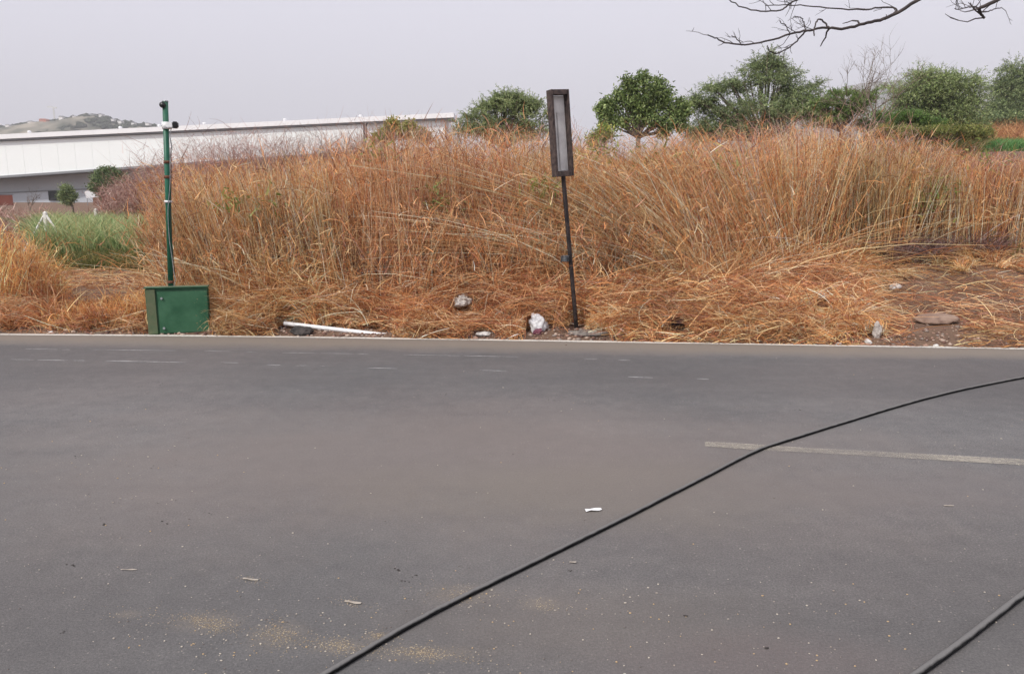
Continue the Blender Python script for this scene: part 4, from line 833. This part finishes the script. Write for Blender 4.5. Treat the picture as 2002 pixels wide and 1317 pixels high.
for i, (px, py, lb) in enumerate([(1640, 674, 'tiny white chip on the road edge right of the leaning reeds'), (1830, 678, 'tiny pale chip at the road edge below the flat boulder'), (100, 651, 'tiny pale chip at the road edge by the golden grass'), (790, 655, 'tiny pale chip at the end of the white pipe'), (480, 652, 'tiny pale chip right of the green box')]):
    rock_c(px, py, name='stone', label=lb, cat='stone', d=(.06, .05, .03), m=M_PALE, seed=40+i, sub=2)
# white pipe
p0 = W(556, 632, 9.0); p1 = W(757, 655.5, 8.78); d_ = (p1-p0)
pp = empty('white_pipe', tuple(p0)); tag(pp, 'white plastic pipe lying slanted from a dark stone down to the road', 'pipe')
ring = []; mb = MB()
mb.tube([Vector((0, 0, 0)), d_*.5, d_], .026, 14, False); mb.tube([Vector((0, 0, 0)), d_*.5, d_], .022, 14, False)
mb.build('tube_wall', M_WHITEPL, pp, True)
for a_ in (0, 1): MB().tube([d_*(a_*.985+.0), d_*(a_*.985+.015)], .0275, 14, False).build('end_rim', M_WHITEPL, pp, True)
# fence posts
def fpost(px, pytop, Y, label, r_=.06, arm=None, py_leg=None):
    p = W(px, pytop, Y); z = float(GH(p.x, Y)); o_ = empty('fence_post', (p.x, Y, z)); tag(o_, label, 'fence post', 'concrete fence posts')
    h = p.z-z; MB().box((0, 0, h/2-.1), (r_*2, r_*2, h+.2)).build('shaft', M_CONC, o_, bevel=.01)
    MB().add([(-r_, -r_, h), (r_, -r_, h), (r_, r_, h), (-r_, r_, h), (0, 0, h+r_)], [(0, 1, 4), (1, 2, 4), (2, 3, 4), (3, 0, 4)]).build('tip', M_CONC, o_)
    if arm:
        for a_ in arm: MB().tube([(0, 0, h-.02), (a_, -.2, -.05)], [.03, .03], 6).build('strut', M_CONC, o_)
    return o_
fpost(88, 416, 20.2, 'white corner fence post with two slanting struts at the left of the crop', .045, (-.62, .75))
fpost(187, 410, 33, 'short white fence post behind the crop below the dark bushy tree')
fpost(275, 405, 33, 'short white fence post at the right end of the crop near the dead scrub')
fpost(1910, 262, 62, 'tall white fence post in the brown field at the far right', .1)
fpost(1870, 266, 62, 'faint white fence post left of the tall one in the brown field', .07)
# ------------------------------------------------------------------ hoses
def hose(pxs, r_, label):
    pts = smooth([P(a, b, r_) for a, b in pxs], 3); pts = [p+Vector((mnoise.noise(p*1.6)*.007, mnoise.noise(p*1.6+Vector((9, 0, 0)))*.007, 0)) for p in pts]; c = Vector((pts[0].x, pts[0].y, 0))
    o_ = MB().tube([p-c for p in pts], r_, 12).build('black_hose', M_HOSE, None, True); o_.location = c; tag(o_, label, 'hose', 'black hoses lying on the road'); return o_
hose([(380, 1470), (500, 1395), (635, 1318), (720, 1267), (820, 1210), (1000, 1120), (1200, 1022), (1380, 932), (1430, 904), (1480, 880), (1520, 866), (1570, 851), (1650, 826), (1750, 795), (1850, 768), (1920, 753), (2002, 737), (2150, 712), (2300, 698), (2700, 680), (3300, 690)], .0115, 'long thin black hose running diagonally across the whole road')
hose([(1560, 1480), (1650, 1415), (1720, 1367), (1793, 1317), (1850, 1277), (1925, 1220), (2001, 1159), (2100, 1085), (2300, 950), (2700, 860), (3400, 840)], .0135, 'short visible length of black hose at the bottom right corner')
# ------------------------------------------------------------------ bits on the road
def scrap(name, px, py, w_, h_, rz, label, m, cat):
    p = P(px, py); n = 6; vs = []; fs = []
    for i in range(n+1):
        for j in range(3):
            x = (i/n-.5)*w_; y = (j/2-.5)*h_; vs.append((x, y*(1-.5*abs(i/n-.5))+.08*h_*math.sin(i*1.1), .003+.16*h_*abs(math.sin(i*.7+j*.8))+.002*random.random()))
    for i in range(n):
        for j in range(2): fs.append((i*3+j, (i+1)*3+j, (i+1)*3+j+1, i*3+j+1))
    o_ = MB().add(vs, fs).build(name, m); o_.location = p; o_.rotation_euler = (0, 0, rz)
    md = o_.modifiers.new('thick', 'SOLIDIFY'); md.thickness = .0012; tag(o_, label, cat); return o_
scrap('paper_scrap', 1160, 998, .085, .03, R(12), 'small white scrap of paper on the asphalt above the long hose', M_WHITEPL, 'paper scrap')
M_SCR = mat('pale_leaf', (.30, .26, .22), (.42, .38, .32), 40, .8)
scrap('dry_leaf', 490, 1133, .07, .012, R(-10), 'pale curled leaf lying on the left half of the road', M_SCR, 'leaf')
scrap('dry_leaf', 690, 1178, .07, .013, R(-14), 'pale curled leaf right of the other and above the sandy stains', M_SCR, 'leaf')
scrap('dry_leaf', 252, 1114, .07, .007, R(0), 'thin pale leaf blade at the left on the road', M_SCR, 'leaf')
scrap('dry_leaf', 1120, 1100, .03, .012, R(0), 'tiny pale leaf just below the long hose', M_SCR, 'leaf')
scrap('dry_leaf', 1855, 989, .05, .010, R(0), 'thin pale leaf on the right lane below the centre line', M_SCR, 'leaf')
# grit
n = 700
ppx = np.r_[rng.uniform(-100, 2100, 300), rng.normal(250, 90, 50), rng.normal(520, 150, 150), rng.normal(1050, 250, 100), rng.normal(1500, 250, 100)]
ppy = np.r_[700+620*rng.uniform(0, 1, 300)**.8, rng.normal(940, 60, 50), rng.normal(1240, 35, 150), rng.normal(1200, 60, 100), rng.normal(1240, 50, 100)]
Vg = []; Fg = []; Cg = []
ic = bmesh.new(); bmesh.ops.create_icosphere(ic, subdivisions=1, radius=1); iv = np.array([v.co[:] for v in ic.verts]); if_ = np.array([[v.index for v in f.verts] for f in ic.faces]); ic.free()
for i in range(n):
    p = P(ppx[i], min(ppy[i], 1450)); s = random.uniform(.0013, .0036)*(1+.10*max(p.y-3, 0)); v = iv*(1+rng.normal(size=iv.shape)*.12)*np.array([s*random.uniform(1, 1.8), s*random.uniform(.8, 1.4), s*.7])
    Vg.append(v+np.array([p.x, p.y, s*.45])); Fg.append(if_+12*i)
    c = random.choice([lin(165, 156, 145), lin(185, 176, 162), lin(110, 104, 100), lin(180, 155, 120), lin(150, 140, 130)]); Cg.append(np.repeat([c], 12, 0))
for (px, py) in [(408, 1003), (200, 1024), (135, 1105), (775, 1115), (795, 1133), (812, 1126), (1500, 1265), (146, 893), (320, 1022), (1340, 1204), (125, 1236), (318, 750), (865, 772), (1120, 1116), (1075, 780), (1560, 800)]:
    for _ in range(3):
        p = P(px+random.gauss(0, 5), py+random.gauss(0, 2)); s = random.uniform(.002, .0042); Vg.append(iv*(1+rng.normal(size=iv.shape)*.2)*np.array([s*1.8, s, s*.5])+np.array([p.x, p.y, s*.3])); Fg.append(if_+12*len(Fg)); Cg.append(np.repeat([lin(62, 58, 56)], 12, 0))
for (px, py, sx_, sy_, k_) in [(385, 1210, 16, 5, 110), (420, 1222, 18, 7, 190), (545, 1240, 22, 12, 240), (668, 1262, 26, 8, 260), (742, 1243, 9, 4, 80), (830, 1276, 34, 6, 320), (900, 1160, 26, 10, 90), (1060, 1180, 20, 6, 60), (300, 1205, 50, 10, 50), (690, 1178, 16, 4, 60), (490, 1133, 12, 3, 40)]:
    for _ in range(int(k_*1.6)):
        qx = random.gauss(px, sx_*random.choice([.5, 1, 1.5, 2.4])); qy = random.gauss(py, sy_*random.choice([.7, 1.2, 1.8]))+(qx-px)*.12; p = P(qx, qy); s = random.uniform(.0008, .0020); v = iv*(1+rng.normal(size=iv.shape)*.12)*np.array([s*random.uniform(1, 2.2), s*random.uniform(.8, 1.4), s*.5])
        Vg.append(v+np.array([p.x, p.y, s*.35])); Fg.append(if_+12*len(Fg)); c = random.choice([lin(160, 145, 122), lin(148, 134, 112), lin(176, 163, 140), lin(134, 120, 102)]); Cg.append(np.repeat([c], 12, 0))
tag(link('gravel', np_mesh('gravel', np.concatenate(Vg), np.concatenate(Fg), np.concatenate(Cg)), mat_attr('grit', .9, 0)), 'loose grit and tiny pebbles scattered over the asphalt', 'gravel', kind='stuff')
# broken asphalt crumbs and soil clods along the verge
Vg = []; Fg = []; Cg = []; n = 4200
for i in range(n):
    x = random.uniform(-7.5, 8.5); y = float(EDGE(x))+.09+random.gauss(.03, .10)+(random.random()**2*2.2 if x > 3.6 or x < -4 else random.random()**2*.6); s = random.choice([.006, .008, .010, .013, .018]) * random.uniform(.7, 1.4)
    s = s if y > float(EDGE(x))+.05 else s*.45; v = iv*(1+rng.normal(size=iv.shape)*.16)*np.array([s*random.uniform(.9, 1.7), s, s*.75]); Vg.append(v+np.array([x, y, max(.0, float(GH(x, y)))+s*.3])); Fg.append(if_+12*i)
    c = np.array(random.choice([lin(150, 120, 105), lin(110, 85, 75), lin(175, 155, 140), lin(95, 75, 70), lin(140, 128, 120)])); Cg.append(np.repeat([c], 12, 0))
tag(link('verge_rubble', np_mesh('verge_rubble', np.concatenate(Vg), np.concatenate(Fg), np.concatenate(Cg)), mat_attr('crumbs', .95, 0)), 'crumbs of soil and broken asphalt along the far road edge', 'rubble', kind='stuff')

# ------------------------------------------------------------------ haze
HAZE = 0.00042
mh_ = bpy.data.materials.new('haze_air'); mh_.use_nodes = True; t = mh_.node_tree; t.nodes.clear()
pv = t.nodes.new('ShaderNodeVolumePrincipled'); pv.inputs['Density'].default_value = HAZE; pv.inputs['Color'].default_value = (.97, .97, .99, 1); pv.inputs['Anisotropy'].default_value = 0
mo = t.nodes.new('ShaderNodeOutputMaterial'); t.links.new(pv.outputs[0], mo.inputs['Volume'])
hz = MB().box((0, 1480, 199), (6600, 3720, 406)).build('haze', mh_); tag(hz, 'pale dusty haze fading the far hills', 'haze', kind='stuff')
